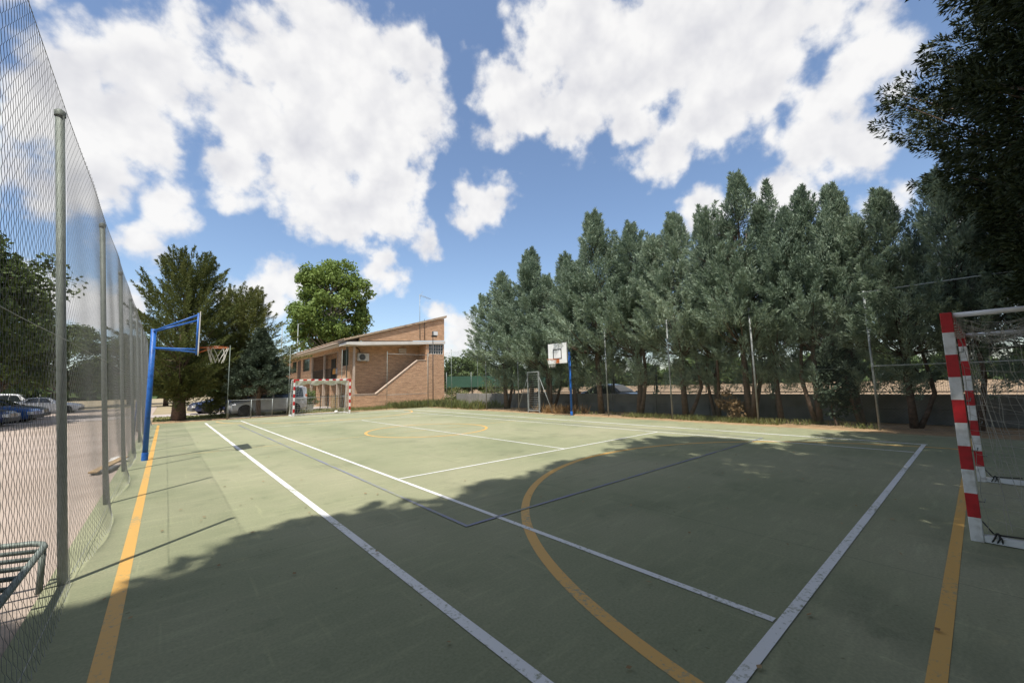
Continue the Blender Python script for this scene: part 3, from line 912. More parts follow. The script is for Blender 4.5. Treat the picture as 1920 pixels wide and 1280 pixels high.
def weeds(name, label, rects, n, h, m, seed, dens_noise=True):
    rs = np.random.RandomState(seed)
    Ps = []
    for (x0, x1, y0, y1, k) in rects:
        c = rs.rand(max(3, k // 25), 2)
        q = c[rs.randint(0, len(c), k)] + rs.normal(0, 0.05, (k, 2))
        q = np.clip(q, 0, 1)
        Ps.append(np.stack([x0 + (x1 - x0) * q[:, 0], y0 + (y1 - y0) * q[:, 1], np.full(k, -0.06)], 1))
    P = np.concatenate(Ps); k = len(P)
    D = unit(rs.normal(0, 0.45, (k, 3)) + np.array([0, 0, 1.0])); Wd = unit(np.cross(D, rs.normal(size=(k, 3))))
    hh = h * (0.35 + 0.9 * rs.rand(k))
    me = leaves_to_mesh(name, P, D, Wd, hh, 0.05 * hh + 0.02, m, rs)
    o = link(name, me)
    o['kind'] = 'stuff'; o['label'] = label; o['category'] = 'weeds'
    return o


weeds('fence_weeds', 'green grass and weeds at the foot of the right-hand fence', [(13.75, 14.7, 3.6, 9.6, 2600), (13.9, 15, 1.2, 3.6, 300), (14.0, 15.0, 10, 14, 200)], 0, 0.22, 'leaf_weed', 3)
weeds('wall_weeds', 'tall green weeds in front of the low grey wall beside the building', [(11.2, 16.2, 26.2, 29.2, 3800), (13.3, 16.0, 20.0, 26, 1900)], 0, 0.55, 'leaf_weed', 4)
weeds('building_weeds', 'short grass along the foot of the brick stair wall', [(7.2, 14.0, 27.0, 29.8, 3200)], 0, 0.25, 'leaf_weed', 5)
weeds('dry_stalks', 'dry brown stalks around the narrow metal gate', [(13.6, 14.6, 12.0, 15.0, 700)], 0, 0.5, 'leaf_dry', 6)
weeds('lawn_grass', 'patchy lawn under the far conifers', [(-2.0, 8.0, 28.3, 33.3, 7000)], 0, 0.12, 'leaf_weed', 7)

rs = np.random.RandomState(9)
k = 900
P = np.stack([np.where(rs.rand(k) < 0.5, 12.8 - 1.6 * rs.rand(k) ** 2.2, rs.uniform(-2, 12.5, k)), rs.uniform(-1.5, 22, k), np.full(k, 0.016)], 1)
D = unit(np.stack([rs.normal(size=k), rs.normal(size=k), 0.12 * rs.rand(k)], 1)); Wd = unit(np.cross(D, np.array([0, 0, 1.0]) + rs.normal(0, .2, (k, 3))))
o = link('leaf_litter', leaves_to_mesh('leaf_litter', P, D, Wd, 0.03 + 0.03 * rs.rand(k), 0.02 + 0.012 * rs.rand(k), 'leaf_dry', rs))
o['kind'] = 'stuff'; o['label'] = 'small dry leaves and twigs scattered over the court'; o['category'] = 'leaf litter'


def shrub(name, label, loc, r, h, m, seed, cat='bush', n=26):
    rs_ = np.random.RandomState(seed)
    t = thing(name, label, cat, loc)
    tr, cr = broad_meshes(name, seed, h, h * 0.12, r, n, 70, r * 0.42, 0.10, m, 'bark', 0.03)
    link('stem', tr, t); link('foliage', cr, t)
    return t


shrub('flowering_bush', 'low flowering bush on the lawn left of the silver van', (0.75, 29.6, -0.05), 0.75, 1.25, 'leaf_weed', 91)
shrub('leafy_bush', 'bushy green shrub beside the facade behind the far goal', (6.6, 31.9, 0.32), 0.5, 0.95, 'leaf_broad', 92)
shrub('gap_bush', 'low green bush in front of the grey wall right of the building', (16.9, 27.6, -0.05), 0.9, 1.3, 'leaf_weed', 95, 'bush', 34)
shrub('gap_bush', 'olive bush behind the grey wall in the gap before the cypress row', (19.5, 26.0, -0.05), 1.1, 1.9, 'leaf_olive', 96, 'bush', 34)
shrub('fence_shrub', 'blue-green young cypress shrub behind the right-hand fence', (14.8, 2.2, -0.05), 0.5, 2.5, 'leaf_spruce', 93, 'bush', 60)
shrub('dry_shrub', 'brown half-dead shrub at the right-hand fence foot', (14.8, 5.4, -0.05), 0.55, 1.0, 'leaf_dry', 94, 'bush', 14)

# ================================================================== FENCES
def chainlink_mesh(name, W_, H_, m, d=0.035, r=0.0016, bulge=None, seed=0):
    nw = int(W_ / d); npt = int(H_ / d) + 1
    i = np.arange(nw)[:, None]; j = np.arange(npt)[None, :]
    sgn = np.where((i + j) % 2 == 0, 1.0, -1.0)
    x = (i + 0.5) * d + sgn * d * 0.48 + 0 * j
    z = 0.01 + j * d + 0 * i
    y = sgn * 0.002
    rs_ = np.random.RandomState(seed)
    if bulge is not None:
        dy, dx, dz = bulge(x, z)
        y = y + dy; x = x + dx; z = z + dz
    c = np.stack([x, y, z], -1)                                   # (nw,npt,3)
    ring = np.array([(1.35 * r, 0, 0), (-0.7 * r, 1.15 * r, 0), (-0.7 * r, -1.15 * r, 0)])
    V = c[:, :, None, :] + ring[None, None]
    V = V.reshape(-1, 3)
    base = (np.arange(nw)[:, None] * npt + np.arange(npt - 1)[None, :]).reshape(-1) * 3
    F = []
    for k in range(3):
        k2 = (k + 1) % 3
        F.append(np.stack([base + k, base + k2, base + 3 + k2, base + 3 + k], 1))
    return np_mesh(name, V, np.concatenate(F), MAT[m], smooth=True)


def bulge_a(x, z):
    t = np.clip(1 - z / 0.75, 0, 1)
    s = np.sin(np.clip(x / 3.05, 0, 1) * PI)
    dy = -(0.12 * t ** 1.6 * s) + 0.005 * np.sin(x * 3.1 + z * 1.7) * s
    top = np.clip((z - 3.3) / 0.7, 0, 1)
    dy = dy - 0.03 * top * s
    dz = -0.05 * top * s + 0.02 * t * np.sin(x * 7)
    dx = 0.01 * np.sin(z * 2.3 + 1)
    return dy, dx, dz


def bulge_b(x, z):
    t = np.clip(1 - z / 0.6, 0, 1)
    s = np.sin(np.clip(x / 3.05, 0, 1) * PI)
    dy = -(0.06 * t ** 1.4 * np.sin(np.clip(x / 3.05, 0, 1) * PI) ** 0.5) + 0.005 * np.sin(x * 2.3 - z * 1.2) * s
    top = np.clip((z - 3.3) / 0.7, 0, 1)
    return dy - 0.015 * top * s, 0.012 * np.sin(z * 1.9), -0.035 * top * s + 0.015 * t * np.sin(x * 5 + 1)


MESH_A = chainlink_mesh('wire_mesh', 3.05, 3.98, 'wire', d=0.048, r=0.00105, bulge=bulge_a)
MESH_B = chainlink_mesh('wire_mesh', 3.05, 3.98, 'wire', d=0.048, r=0.00105, bulge=bulge_b)
MESH_R = chainlink_mesh('wire_mesh', 3.05, 3.9, 'wire_green', bulge=bulge_b, d=0.042, r=0.0015)
MESH_L = chainlink_mesh('wire_mesh', 1.10, 0.95, 'wire', d=0.04, r=0.0016)


def post_mesh(name, h, r, m, cap=True):
    bb = MB()
    bb.tube([(0, 0, -0.06), (0, 0, h)], r, 14)
    if cap:
        bb.lathe([(r * 1.25, h - 0.03), (r * 1.25, h + 0.012), (r * 0.6, h + 0.03), (0.001, h + 0.032)], 14)
    tmp = bb.build(name, MAT[m]); me = tmp.data; bpy.data.objects.remove(tmp)
    return me


def chain_fence(name, label, loc, rot, bays, bay, H_, post_me, meshes, wire_m, wires=(0.05, 1.95, 3.93), skip=(), post_skip=(), y_mesh=-0.05):
    root = thing(name, label, 'fence', loc, rot)
    for i in range(bays + 1):
        if i not in post_skip:
            link('post', post_me, root, (i * bay, 0, 0))
    for i in range(bays):
        if i in skip:
            continue
        o_ = link('wire_mesh', meshes[i % len(meshes)], root, (i * bay, y_mesh, 0))
        o_['kind'] = 'stuff'
        for zz in wires:
            bb = MB(); bb.tube([(i * bay, y_mesh - 0.006, zz), (i * bay + bay / 2, y_mesh - 0.006 - (0.01), zz - 0.015), (i * bay + bay, y_mesh - 0.006, zz)], 0.0022, 5)
            bb.build('tension_wire', MAT[wire_m], root)
    return root


POST_L = post_mesh('post', 3.92, 0.030, 'galv_green')
POST_R = post_mesh('post', 3.95, 0.030, 'galv')
POST_B = post_mesh('post', 4.0, 0.016, 'galv_green')
left_fence = chain_fence('chain_link_fence', 'tall chain-link fence with green-grey posts running along the left side of the court', (-2.10, -2.05, 0), (rad(-3.9), 0, rad(90)),
                         9, 3.05, 3.95, POST_L, (MESH_A, MESH_B, MESH_A), 'wire', y_mesh=-0.034)
right_fence = chain_fence('chain_link_fence', 'tall chain-link fence in front of the row of cypresses on the right', (13.85, 19.6, 0), (0, 0, rad(-90)),
                          9, 3.08, 3.95, POST_R, (MESH_R,), 'wire_green', post_skip=(2,), wires=(0.05, 1.75, 3.88))
bb = MB(); bb.tube([(18.48, -0.05, 3.93), (27.7, -0.05, 3.93)], 0.017, 8); bb.build('top_rail', MAT['galv'], right_fence)
bb = MB(); bb.tube([(18.48, -0.05, 1.78), (27.7, -0.05, 1.78)], 0.013, 8); bb.build('middle_rail', MAT['galv'], right_fence)

# back fence with rails; a low section stands in front of the van
bf = thing('chain_link_fence', 'thin wire fence with tall grey posts at the far end before the building', 'fence', (1.02, 26.0, 0))
for i, x in enumerate((0, 2.98, 6.0, 9.05, 12.2)):
    link('post', POST_B, bf, (x, 0, 0))
for i, x in enumerate((2.98, 6.0, 9.05)):
    o_ = link('wire_mesh', MESH_R, bf, (x, 0.03, 0)); o_['kind'] = 'stuff'
for (x0, x1, z) in ((9.05, 12.2, 3.85), (9.05, 12.2, 1.0), (2.98, 6.0, 1.0), (6.0, 9.05, 1.02)):
    bb = MB(); bb.tube([(x0, 0, z), (x1, 0, z)], 0.013, 6); bb.build('rail', MAT['galv'], bf)
lf = thing('low_wire_fence', 'low wire fence with thin grey posts in front of the silver van', 'fence', (1.02, 26.08, 0))
for x in (0.06, 1.12, 2.16, 2.92):
    bb = MB(); bb.tube([(x, 0, -0.06), (x, 0, 1.02)], 0.018, 8); bb.build('post', MAT['galv'], lf)
for z in (0.05, 1.0):
    bb = MB(); bb.tube([(0.06, 0, z), (2.92, 0, z)], 0.012, 6); bb.build('rail', MAT['galv'], lf)
for x in (0.06, 1.04, 1.82):
    o_ = link('wire_mesh', MESH_L, lf, (x, 0.03, 0.03)); o_['kind'] = 'stuff'
# rusty gate post at the end of the left fence
bb = MB(); bb.box(-0.05, 0.05, -0.05, 0.05, -0.06, 1.9); bb.box(-0.06, 0.06, -0.06, 0.06, 1.9, 1.93)
tag(bb.build('gate_post', MAT['rusty'], None, (-2.35, 21.6, 0)), 'rusty brown square post just left of the blue hoop pole', 'post')

# corner fence between the right fence and the building
cf = thing('chain_link_fence', 'wire fence with dark slender posts beside the low grey wall right of the building', 'fence', (13.35, 19.8, 0), (0, 0, rad(90)))
for x in (0.0, 3.1, 6.3):
    link('post', POST_B, cf, (x, 0, 0))
for i in range(2):
    o_ = link('wire_mesh', MESH_R, cf, (i * 3.15, 0.03, 0)); o_['kind'] = 'stuff'

# narrow metal gate
gt = thing('metal_gate', 'narrow grey metal gate with horizontal bars and slanting braces at the right-hand fence', 'gate', (13.62, 15.45, 0), (0, 0, rad(-90)))
for x in (0.0, 0.86):
    bb = MB(); bb.box(x - 0.035, x + 0.035, -0.035, 0.035, -0.06, 2.12); bb.build('gate_post', MAT['galv'], gt)
for z in (0.06, 2.12):
    bb = MB(); bb.box(-0.035, 0.895, -0.036, 0.036, z, z + 0.06); bb.build('crossbar', MAT['galv'], gt)
for i in range(16):
    bb = MB(); bb.tube([(0.035, 0, 0.2 + i * 0.12), (0.825, 0, 0.2 + i * 0.12)], 0.007, 6); bb.build('bar', MAT['galv'], gt)
for s, x in ((-1, -0.035), (1, 0.895)):
    bb = MB(); bb.tube([(x, 0, 1.85), (x + s * 0.95, 0.0, -0.05)], 0.016, 8); bb.build('brace', MAT['galv'], gt)
bb = MB(); bb.box(0.74, 0.82, -0.06, -0.03, 0.98, 1.10); bb.build('lock', MAT['dark_metal'], gt)

# ================================================================== GREY WALL AND METAL FENCE BEYOND THE CYPRESSES
wall = thing('boundary_wall', 'low grey concrete panel wall behind the cypress trunks', 'wall', (16.5, -8, -0.06))
pan = MB(); pan.box(-0.06, 0.06, 0.02, 2.48, 0.0, 0.47)
tmp = pan.build('panel', MAT['concrete'], bevel=0.008); pan_me = tmp.data; bpy.data.objects.remove(tmp)
pst = MB(); pst.box(-0.075, 0.075, -0.075, 0.075, -0.02, 0.97)
tmp = pst.build('pillar', MAT['concrete'], bevel=0.008); pst_me = tmp.data; bpy.data.objects.remove(tmp)
for i in range(15):
    link('pillar', pst_me, wall, (0, i * 2.5, 0))
    if i < 14:
        for z in (0.0, 0.475):
            o_ = link('panel', pan_me, wall, (random.uniform(-0.012, 0.012), i * 2.5 + 0.06, z))
            o_.scale = (1, 0.95, 1)
mf = thing('metal_panel_fence', 'black metal mesh panels with dark frames standing above the low grey wall', 'fence', (16.75, -7.9, -0.06))
fr = MB()
for (a_, b_) in (((0, 0.05, 1.02), (0, 2.4, 1.02)), ((0, 0.05, 2.3), (0, 2.4, 2.3)), ((0, 0.05, 1.0), (0, 0.05, 2.32)), ((0, 2.4, 1.0), (0, 2.4, 2.32))):
    fr.bar(a_, b_, 0.035)
tmp = fr.build('panel_frame', MAT['dark_metal']); fr_me = tmp.data; bpy.data.objects.remove(tmp)
gm = MB()
for i in range(1, 47):
    gm.bar((0, 0.05 + i * 0.05, 1.02), (0, 0.05 + i * 0.05, 2.3), 0.005)
for i in range(1, 7):
    gm.bar((0, 0.05, 1.02 + i * 0.183), (0, 2.4, 1.02 + i * 0.183), 0.006)
tmp = gm.build('mesh_infill', MAT['dark_metal']); gm_me = tmp.data; bpy.data.objects.remove(tmp)
for i in range(11):
    link('panel_frame', fr_me, mf, (0, i * 2.5, 0))
    o_ = link('mesh_infill', gm_me, mf, (0, i * 2.5, 0)); o_['kind'] = 'stuff'
    bb = MB(); bb.box(-0.03, 0.03, i * 2.5 - 0.08, i * 2.5 - 0.02, 0, 2.4); bb.build('post', MAT['dark_metal'], mf)
# green screen fence far behind
gs = thing('screen_fence', 'long green windscreen fence far beyond the field wall', 'fence', (24, 41, -0.05), (0, 0, rad(-25)))
for i in range(5):
    bb = MB(); bb.box(i * 3.0 + 0.03, i * 3.0 + 2.97, -0.012, 0.012, 1.35, 2.7); bb.build('screen_panel', MAT['screen_green'], gs)
    bb = MB(); bb.tube([(i * 3.0, 0.05, 0), (i * 3.0, 0.05, 3.2)], 0.03, 8); bb.build('post', MAT['galv'], gs)

# ================================================================== GOALS
def net_surface(bb, P, nu, nv, r, jit, rs_, hole=0.0):
    """strands of cord along both directions of the surface P(u, v)"""
    pts = [[Vector(P(i / nu, j / nv)) + Vector(rs_.normal(0, jit, 3).tolist()) for j in range(nv + 1)] for i in range(nu + 1)]
    for i in range(nu + 1):
        bb.tube(pts[i], r, 4, cap=False)
    for j in range(nv + 1):
        bb.tube([pts[i][j] for i in range(nu + 1)], r, 4, cap=False)


def make_goal(label, loc, rz, r_cord, cells, seed, depth=0.95):
    g_ = thing('handball_goal', label, 'goal', loc, (0, 0, rz), 'striped handball goals')
    rs_ = np.random.RandomState(seed)
    hw = 1.54
    for s in (-1, 1):
        bb = MB(); bb.box(s * hw - 0.04, s * hw + 0.04, -0.04, 0.04, 0.0, 2.08)
        o_ = bb.build('post', MAT['stripe_post'], g_, bevel=0.004)
        bb = MB(); bb.box(s * hw - 0.03, s * hw + 0.03, 0.04, depth + 0.1, 0.005, 0.065); bb.build('base_bar', MAT['white_paint'], g_, bevel=0.004)
        bb = MB(); bb.tube([(s * hw, 0.04, 2.05), (s * hw, 0.62, 2.05)], 0.024, 10); bb.build('top_bar', MAT['white_paint'], g_)
        bb = MB(); bb.tube([(s * hw, 0.62, 2.06), (s * hw, 0.70, 1.98), (s * hw, depth + 0.05, 0.06)], 0.022, 8); bb.build('rear_strut', MAT['white_paint'], g_)
        bb = MB()
        for q in range(3):
            a = 0.1 + q * 0.015
            bb.tube([(s * hw + 0.05 * math.cos(k * 1.3), a + 0.02 * math.sin(k * 1.3 + q), 0.05 + 0.045 * math.sin(k * 1.3)) for k in range(7)], 0.006, 5)
        bb.tube([(s * hw - 0.05, 0.1, 0.07), (s * hw - 0.16, 0.04, 0.14)], 0.006, 5); bb.tube([(s * hw, 0.13, 0.08), (s * hw + 0.02, 0.36, 0.10)], 0.007, 5)
        bb.build('tie_rope', MAT['dark_metal'], g_)
        for z in (0.35, 0.8, 1.25, 1.7):
            bb = MB(); bb.tube([(s * hw, 0.04, z), (s * hw, 0.075, z), (s * hw, 0.08, z + 0.03)], 0.005, 5); bb.build('net_hook', MAT['galv'], g_)
    bb = MB(); bb.box(-hw + 0.042, hw - 0.042, -0.04, 0.04, 2.0, 2.08); bb.build('crossbar', MAT['stripe_bar'], g_, bevel=0.004)
    bb = MB(); bb.tube([(-hw, 0.62, 2.05), (hw, 0.62, 2.05)], 0.022, 8); bb.build('rear_top_bar', MAT['white_paint'], g_)
    bb = MB(); bb.box(-hw, hw, depth + 0.10, depth + 0.16, 0.005, 0.065); bb.build('rear_base_bar', MAT['white_paint'], g_)
    nb = MB()
    nu, nv, ns = cells

    def back(u, v):
        return (-hw + 2 * hw * u, 0.64 + (depth - 0.6) * v ** 1.2 + 0.10 * math.sin(v * PI) * math.sin(u * PI), 2.02 - 1.93 * v)

    def top(u, v):
        return (-hw + 2 * hw * u, 0.05 + 0.58 * v, 2.03 - 0.16 * math.sin(v * PI) * (0.5 + 0.5 * math.sin(u * PI * 3) ** 2))

    def side(s):
        def f(u, v):
            y1 = 0.64 + (depth - 0.6) * v ** 1.2
            return (s * hw + s * -0.07 * math.sin(u * PI) * math.sin(v * PI), 0.06 + (y1 - 0.06) * u, 2.0 - 1.9 * v - 0.05 * math.sin(u * PI))
        return f
    net_surface(nb, back, nu, nv, r_cord, 0.012, rs_)
    net_surface(nb, top, nu, ns, r_cord, 0.012, rs_)
    for s in (-1, 1):
        net_surface(nb, side(s), ns + 1, nv, r_cord, 0.012, rs_)
    # loose bundled cord hanging from the corners and under the bar
    for s in (-1, 1):
        for q in range(2):
            y0 = 0.05 + 0.03 * q
            nb.tube([(s * hw, y0, 2.02), (s * hw - s * 0.03, y0 + 0.03, 1.75 - 0.1 * q), (s * hw - s * 0.01, y0 + 0.07, 1.45 - 0.12 * q), (s * hw, y0 + 0.11 + 0.04 * q, 0.9 - 0.15 * q), (s * hw, y0 + 0.16 + 0.08 * q, 0.12)], r_cord * 1.3, 4, cap=False)
    o_ = nb.build('net', MAT['net_cord'] if seed == 1 else MAT['net_white'], g_); o_['kind'] = 'stuff'
    return g_


make_goal('red and white striped handball goal with a loose net at the right edge', (5.62, -0.74, 0.0), rad(179.4), 0.0017, (28, 17, 6), 1)
gf = make_goal('red and white striped handball goal at the far end in front of the building', (5.48, 24.42, 0.0), 0.0, 0.0032, (22, 15, 5), 2)
# white fabric band hanging from the far crossbar
bb = MB()
vs, fs = [], []
for i in range(31):
    x = -1.45 + 2.9 * i / 30
    for j in range(4):
        vs.append((x, 0.10 + 0.03 * math.sin(i * 0.9 + j) + 0.03 * j, 1.99 - 0.075 * j - 0.02 * math.sin(i * 0.7) * j))
    if i:
        for j in range(3):
            a = (i - 1) * 4 + j; fs.append((a, a + 1, a + 5, a + 4))
bb.add(vs, fs, True); bb.build('net_roll', MAT['net_white'], gf)

# ================================================================== BASKETBALL HOOPS
def hoop(label, loc, rz, board_white, seed):
    h_ = thing('basketball_hoop', label, 'basketball hoop', loc, (0, 0, rz), 'blue basketball hoops')
    bb = MB(); bb.tube([(0, 0, -0.05), (0, 0, 2.98)], 0.051, 20); bb.lathe([(0.06, 0.0), (0.06, 0.16), (0.052, 0.18)], 20); bb.build('pole', MAT['blue_steel'], h_)
    X = 0.80
    for s in (-1, 1):
        bb = MB(); bb.tube([(0, s * 0.04, 2.93), (X, s * 0.45, 3.32)], 0.021, 10); bb.build('upper_arm', MAT['blue_steel'], h_)
        bb = MB(); bb.tube([(0.05, s * 0.03, 2.54), (X, s * 0.45, 2.50)], 0.021, 10); bb.build('lower_arm', MAT['blue_steel'], h_)
        bb = MB(); bb.tube([(X, s * 0.45, 2.44), (X, s * 0.45, 3.36)], 0.021, 10); bb.build('frame_bar', MAT['blue_steel'], h_)
    bb = MB(); bb.tube([(X, -0.45, 3.34), (X, 0.45, 3.34)], 0.018, 8); bb.build('frame_bar', MAT['blue_steel'], h_)
    bb = MB(); bb.box(X + 0.025, X + 0.045, -0.60, 0.60, 2.42, 3.38); bd = bb.build('backboard', MAT['board_white'], h_, bevel=0.002)
    f_ = X + 0.045
    for (y0, y1, z0, z1) in ((-0.27, 0.27, 2.62, 2.665), (-0.27, 0.27, 3.045, 3.09), (-0.27, -0.225, 2.665, 3.045), (0.225, 0.27, 2.665, 3.045)):
        bb = MB(); bb.box(f_, f_ + 0.003, y0, y1, z0, z1); bb.build('target_line', MAT['black_paint'], bd)
    for (y0, y1, z0, z1) in ((-0.6, 0.6, 3.36, 3.38), (-0.6, -0.58, 2.42, 3.36), (0.58, 0.6, 2.42, 3.36)):
        bb = MB(); bb.box(f_, f_ + 0.003, y0, y1, z0, z1); bb.build('edge_line', MAT['black_paint'], bd)
    zr = 2.60
    cx = f_ + 0.15 + 0.225
    bb = MB(); bb.tube([(cx + 0.225 * math.cos(a * PI / 16), 0.225 * math.sin(a * PI / 16), zr) for a in range(32)], 0.010, 8, closed=True)
    rim = bb.build('rim', MAT['orange_steel'], h_)
    bb = MB()
    for s in (-1, 1):
        bb.tube([(f_, s * 0.09, zr - 0.02), (cx - 0.14, s * 0.176, zr - 0.005)], 0.010, 6)
        bb.tube([(f_, s * 0.09, zr - 0.14), (cx - 0.1, s * 0.19, zr - 0.012)], 0.008, 6)
    bb.box(f_, f_ + 0.012, -0.12, 0.12, zr - 0.16, zr + 0.02)
    bb.build('bracket', MAT['orange_steel'], rim)
    nb = MB(); rs_ = np.random.RandomState(seed)
    for i in range(12):
        a = i * PI / 6
        if seed == 1 and i in (3, 4, 9):
            continue
        for sg in (-1, 1):
            nb.tube([(cx + (0.225 - 0.10 * t) * math.cos(a + sg * t * 0.8), (0.225 - 0.10 * t) * math.sin(a + sg * t * 0.8), zr - 0.38 * t + rs_.normal(0, 0.006)) for t in (0, 0.25, 0.5, 0.75, 1.0 if rs_.rand() > 0.3 else 0.85)], 0.006, 4, cap=False)
    nb.build('net', MAT['net_white'], h_)
    return h_


hoop('blue basketball hoop with its board edge-on beside the left fence', (-1.84, 11.55, 0), rad(-2.4), True, 1)
hoop('blue basketball hoop with white backboard facing the court in front of the cypresses', (13.02, 11.84, 0), PI, True, 2)

# ================================================================== BUILDING
bld = thing('brick_building', 'two-storey brick building with a sloping tiled roof at the far end', 'building', (9.25, 30.0, 0))
# local frame: x along the gable to the right, y along the facade away from the court


def bpart(name, m, *boxes, parent=None, bevel=0):
    q = MB()
    for bx in boxes:
        q.box(*bx)
    return q.build(name, MAT[m], parent or bld, bevel=bevel)


def window(y0, y1, z0, z1, x=-0.0, mull=2):
    f = MB(); t = 0.05
    for bx in ((x, x + 0.05, y0, y1, z0, z0 + t), (x, x + 0.05, y0, y1, z1 - t, z1), (x, x + 0.05, y0, y0 + t, z0 + t, z1 - t), (x, x + 0.05, y1 - t, y1, z0 + t, z1 - t)):
        f.box(*bx)
    for k in range(1, mull):
        c = y0 + (y1 - y0) * k / mull
        f.box(x + 0.002, x + 0.048, c - 0.025, c + 0.025, z0 + t, z1 - t)
    w = f.build('window', MAT['dark_metal'], bld)
    for k in range(mull):
        a = y0 + (y1 - y0) * k / mull + 0.035; c = y0 + (y1 - y0) * (k + 1) / mull - 0.035
        g_ = MB(); g_.box(x + 0.02, x + 0.03, a, c, z0 + t, z1 - t); g_.build('pane', MAT['window_glass'], w)
    return w


LEN = 28.0
# stair wall on the gable side, sloping top
q = MB(); q.prism([(0.0, -0.1), (0.0, 1.02), (1.67, 1.02), (5.24, 3.70), (6.0, 3.72), (6.0, -0.1)], 0.0, 0.25)
q.build('stair_wall', MAT['brick'], bld)
q = MB(); q.prism([(1.60, 1.0), (1.67, 1.09), (5.22, 3.77), (6.0, 3.79), (6.0, 3.725), (5.25, 3.705), (1.69, 1.025)], -0.03, 0.28)
q.build('wall_coping', MAT['render_cream'], bld)
bpart('wall_coping', 'render_cream', (-0.02, 1.60, -0.03, 0.28, 1.022, 1.07))
# stair tower at the right
bpart('tower_wall', 'brick', (6.002, 7.8, 0.0, 6.0, -0.1, 4.28), (6.002, 6.30, 0.0, 6.0, 4.28, 5.2), (7.72, 7.8, 0.0, 6.0, 4.28, 5.2), (6.30, 7.72, 0.3, 6.0, 4.28, 5.2))
gb = bpart('glass_block_window', 'window_glass', (6.30, 7.72, 0.10, 0.14, 4.28, 5.2))
for i in range(7):
    bpart('glazing_bar', 'render_white', (6.30 + i * 0.2305, 6.335 + i * 0.2305, 0.06, 0.145, 4.28, 5.2), parent=gb)
for i in range(4):
    bpart('glazing_bar', 'render_white', (6.30, 7.72, 0.065, 0.142, 4.30 + i * 0.285, 4.325 + i * 0.285), parent=gb)
# recessed gable wall and the walls behind
bpart('gable_wall', 'brick', (0.02, 6.0, 1.30, 1.55, -0.1, 5.15))
bpart('corner_column', 'render_cream', (-0.02, 0.12, 0.30, 0.44, 1.05, 4.72))
# facade, first floor
bpart('facade_wall', 'brick', (0.0, 0.25, 1.56, 4.1, 2.32, 3.32), (0.0, 0.25, 2.94, 4.1, 3.32, 4.62), (0.0, 0.25, 1.56, 4.1, 4.62, 5.0),
      (0.0, 0.25, 12.2, LEN, 2.32, 3.36), (0.0, 0.25, 12.2, 12.85, 3.36, 4.62), (0.0, 0.25, 15.5, 18.2, 3.36, 4.62), (0.0, 0.25, 20.2, 21.9, 3.36, 4.62), (0.0, 0.25, 4.1, LEN, 4.62, 5.0))
bpart('door_shutter', 'rusty', (-0.03, 0.02, 16.3, 17.6, 2.45, 4.6))
window(1.56, 2.94, 3.32, 4.62, 0.06)
window(12.85, 15.5, 3.36, 4.62, 0.06)
window(18.2, 20.2, 3.36, 4.62, 0.06)
# balcony recesses
for bx in ((1.5, 1.7, 4.0, 12.4, 2.32, 4.97), (0.26, 1.5, 4.0, 4.09, 2.32, 4.97), (0.26, 1.5, 12.21, 12.4, 2.32, 4.97), (1.5, 1.7, 21.8, LEN - 0.26, 2.32, 4.97)):
    bpart('balcony_wall', 'brick', bx)
for y in (5.0, 9.5):
    bpart('balcony_door', 'dark_metal', (1.44, 1.499, y, y + 1.25, 2.35, 4.4))
for y in (8.05, 4.12, 12.1, 21.95, 27.8):
    bpart('balcony_pillar', 'render_cream', (0.0, 0.16, y - 0.08, y + 0.08, 2.322, 4.615))


def railing(y0, y1):
    rl = MB()
    rl.bar((0.10, y0, 3.25), (0.10, y1, 3.25), 0.04); rl.bar((0.10, y0, 2.42), (0.10, y1, 2.42), 0.035)
    r_ = rl.build('railing', MAT['dark_metal'], bld)
    nn = int((y1 - y0) / 0.13)
    vb = MB()
    for i in range(1, nn):
        y = y0 + (y1 - y0) * i / nn
        vb.bar((0.10, y, 2.42), (0.10, y, 3.25), 0.016)
    vb.build('railing_bars', MAT['dark_metal'], r_)


railing(4.22, 7.95); railing(8.15, 12.0); railing(22.05, 27.7)
# floor slab edge, ground floor pillars and back wall
bpart('floor_slab', 'render_white', (-0.12, 1.7, 1.56, LEN, 2.10, 2.318))
for y in (1.70, 4.1, 8.05, 12.1, 16.2, 20.3, 24.4):
    bpart('pillar', 'render_cream', (-0.05, 0.16, y - 0.11, y + 0.11, -0.1, 2.098))
bpart('ground_floor_wall', 'brick', (1.30, 1.5, 1.56, LEN, -0.1, 2.098))
for y in (5.9, 10.0, 14.0):
    bpart('partition_wall', 'brick', (0.0, 1.28, y, y + 0.2, -0.1, 2.098))
bpart('door', 'dark_metal', (1.26, 1.30, 2.6, 3.5, -0.05, 1.95)); bpart('door', 'wood', (1.26, 1.30, 7.2, 8.1, -0.05, 1.95))
# canopy slab on the gable and the eaves
q = MB(); q.prism([(-0.72, 4.80), (-0.70, 5.0), (7.86, 5.50), (7.86, 5.24), (0.4, 4.80)], -0.12, 1.56); q.build('canopy_slab', MAT['render_white'], bld)
bpart('eaves_soffit', 'render_white', (-0.72, 0.3, 1.565, LEN + 0.3, 4.98, 5.06))
q = MB(); q.prism([(0.3, 5.13), (0.3, 5.37), (7.8, 7.52), (7.8, 5.56)], -0.05, 0.20); q.build('gable_triangle', MAT['brick'], bld)
bpart('back_wall', 'brick', (7.55, 7.8, 6.01, LEN, -0.1, 7.3)); bpart('end_wall', 'brick', (0.3, 7.5, LEN - 0.25, LEN, -0.1, 5.1))
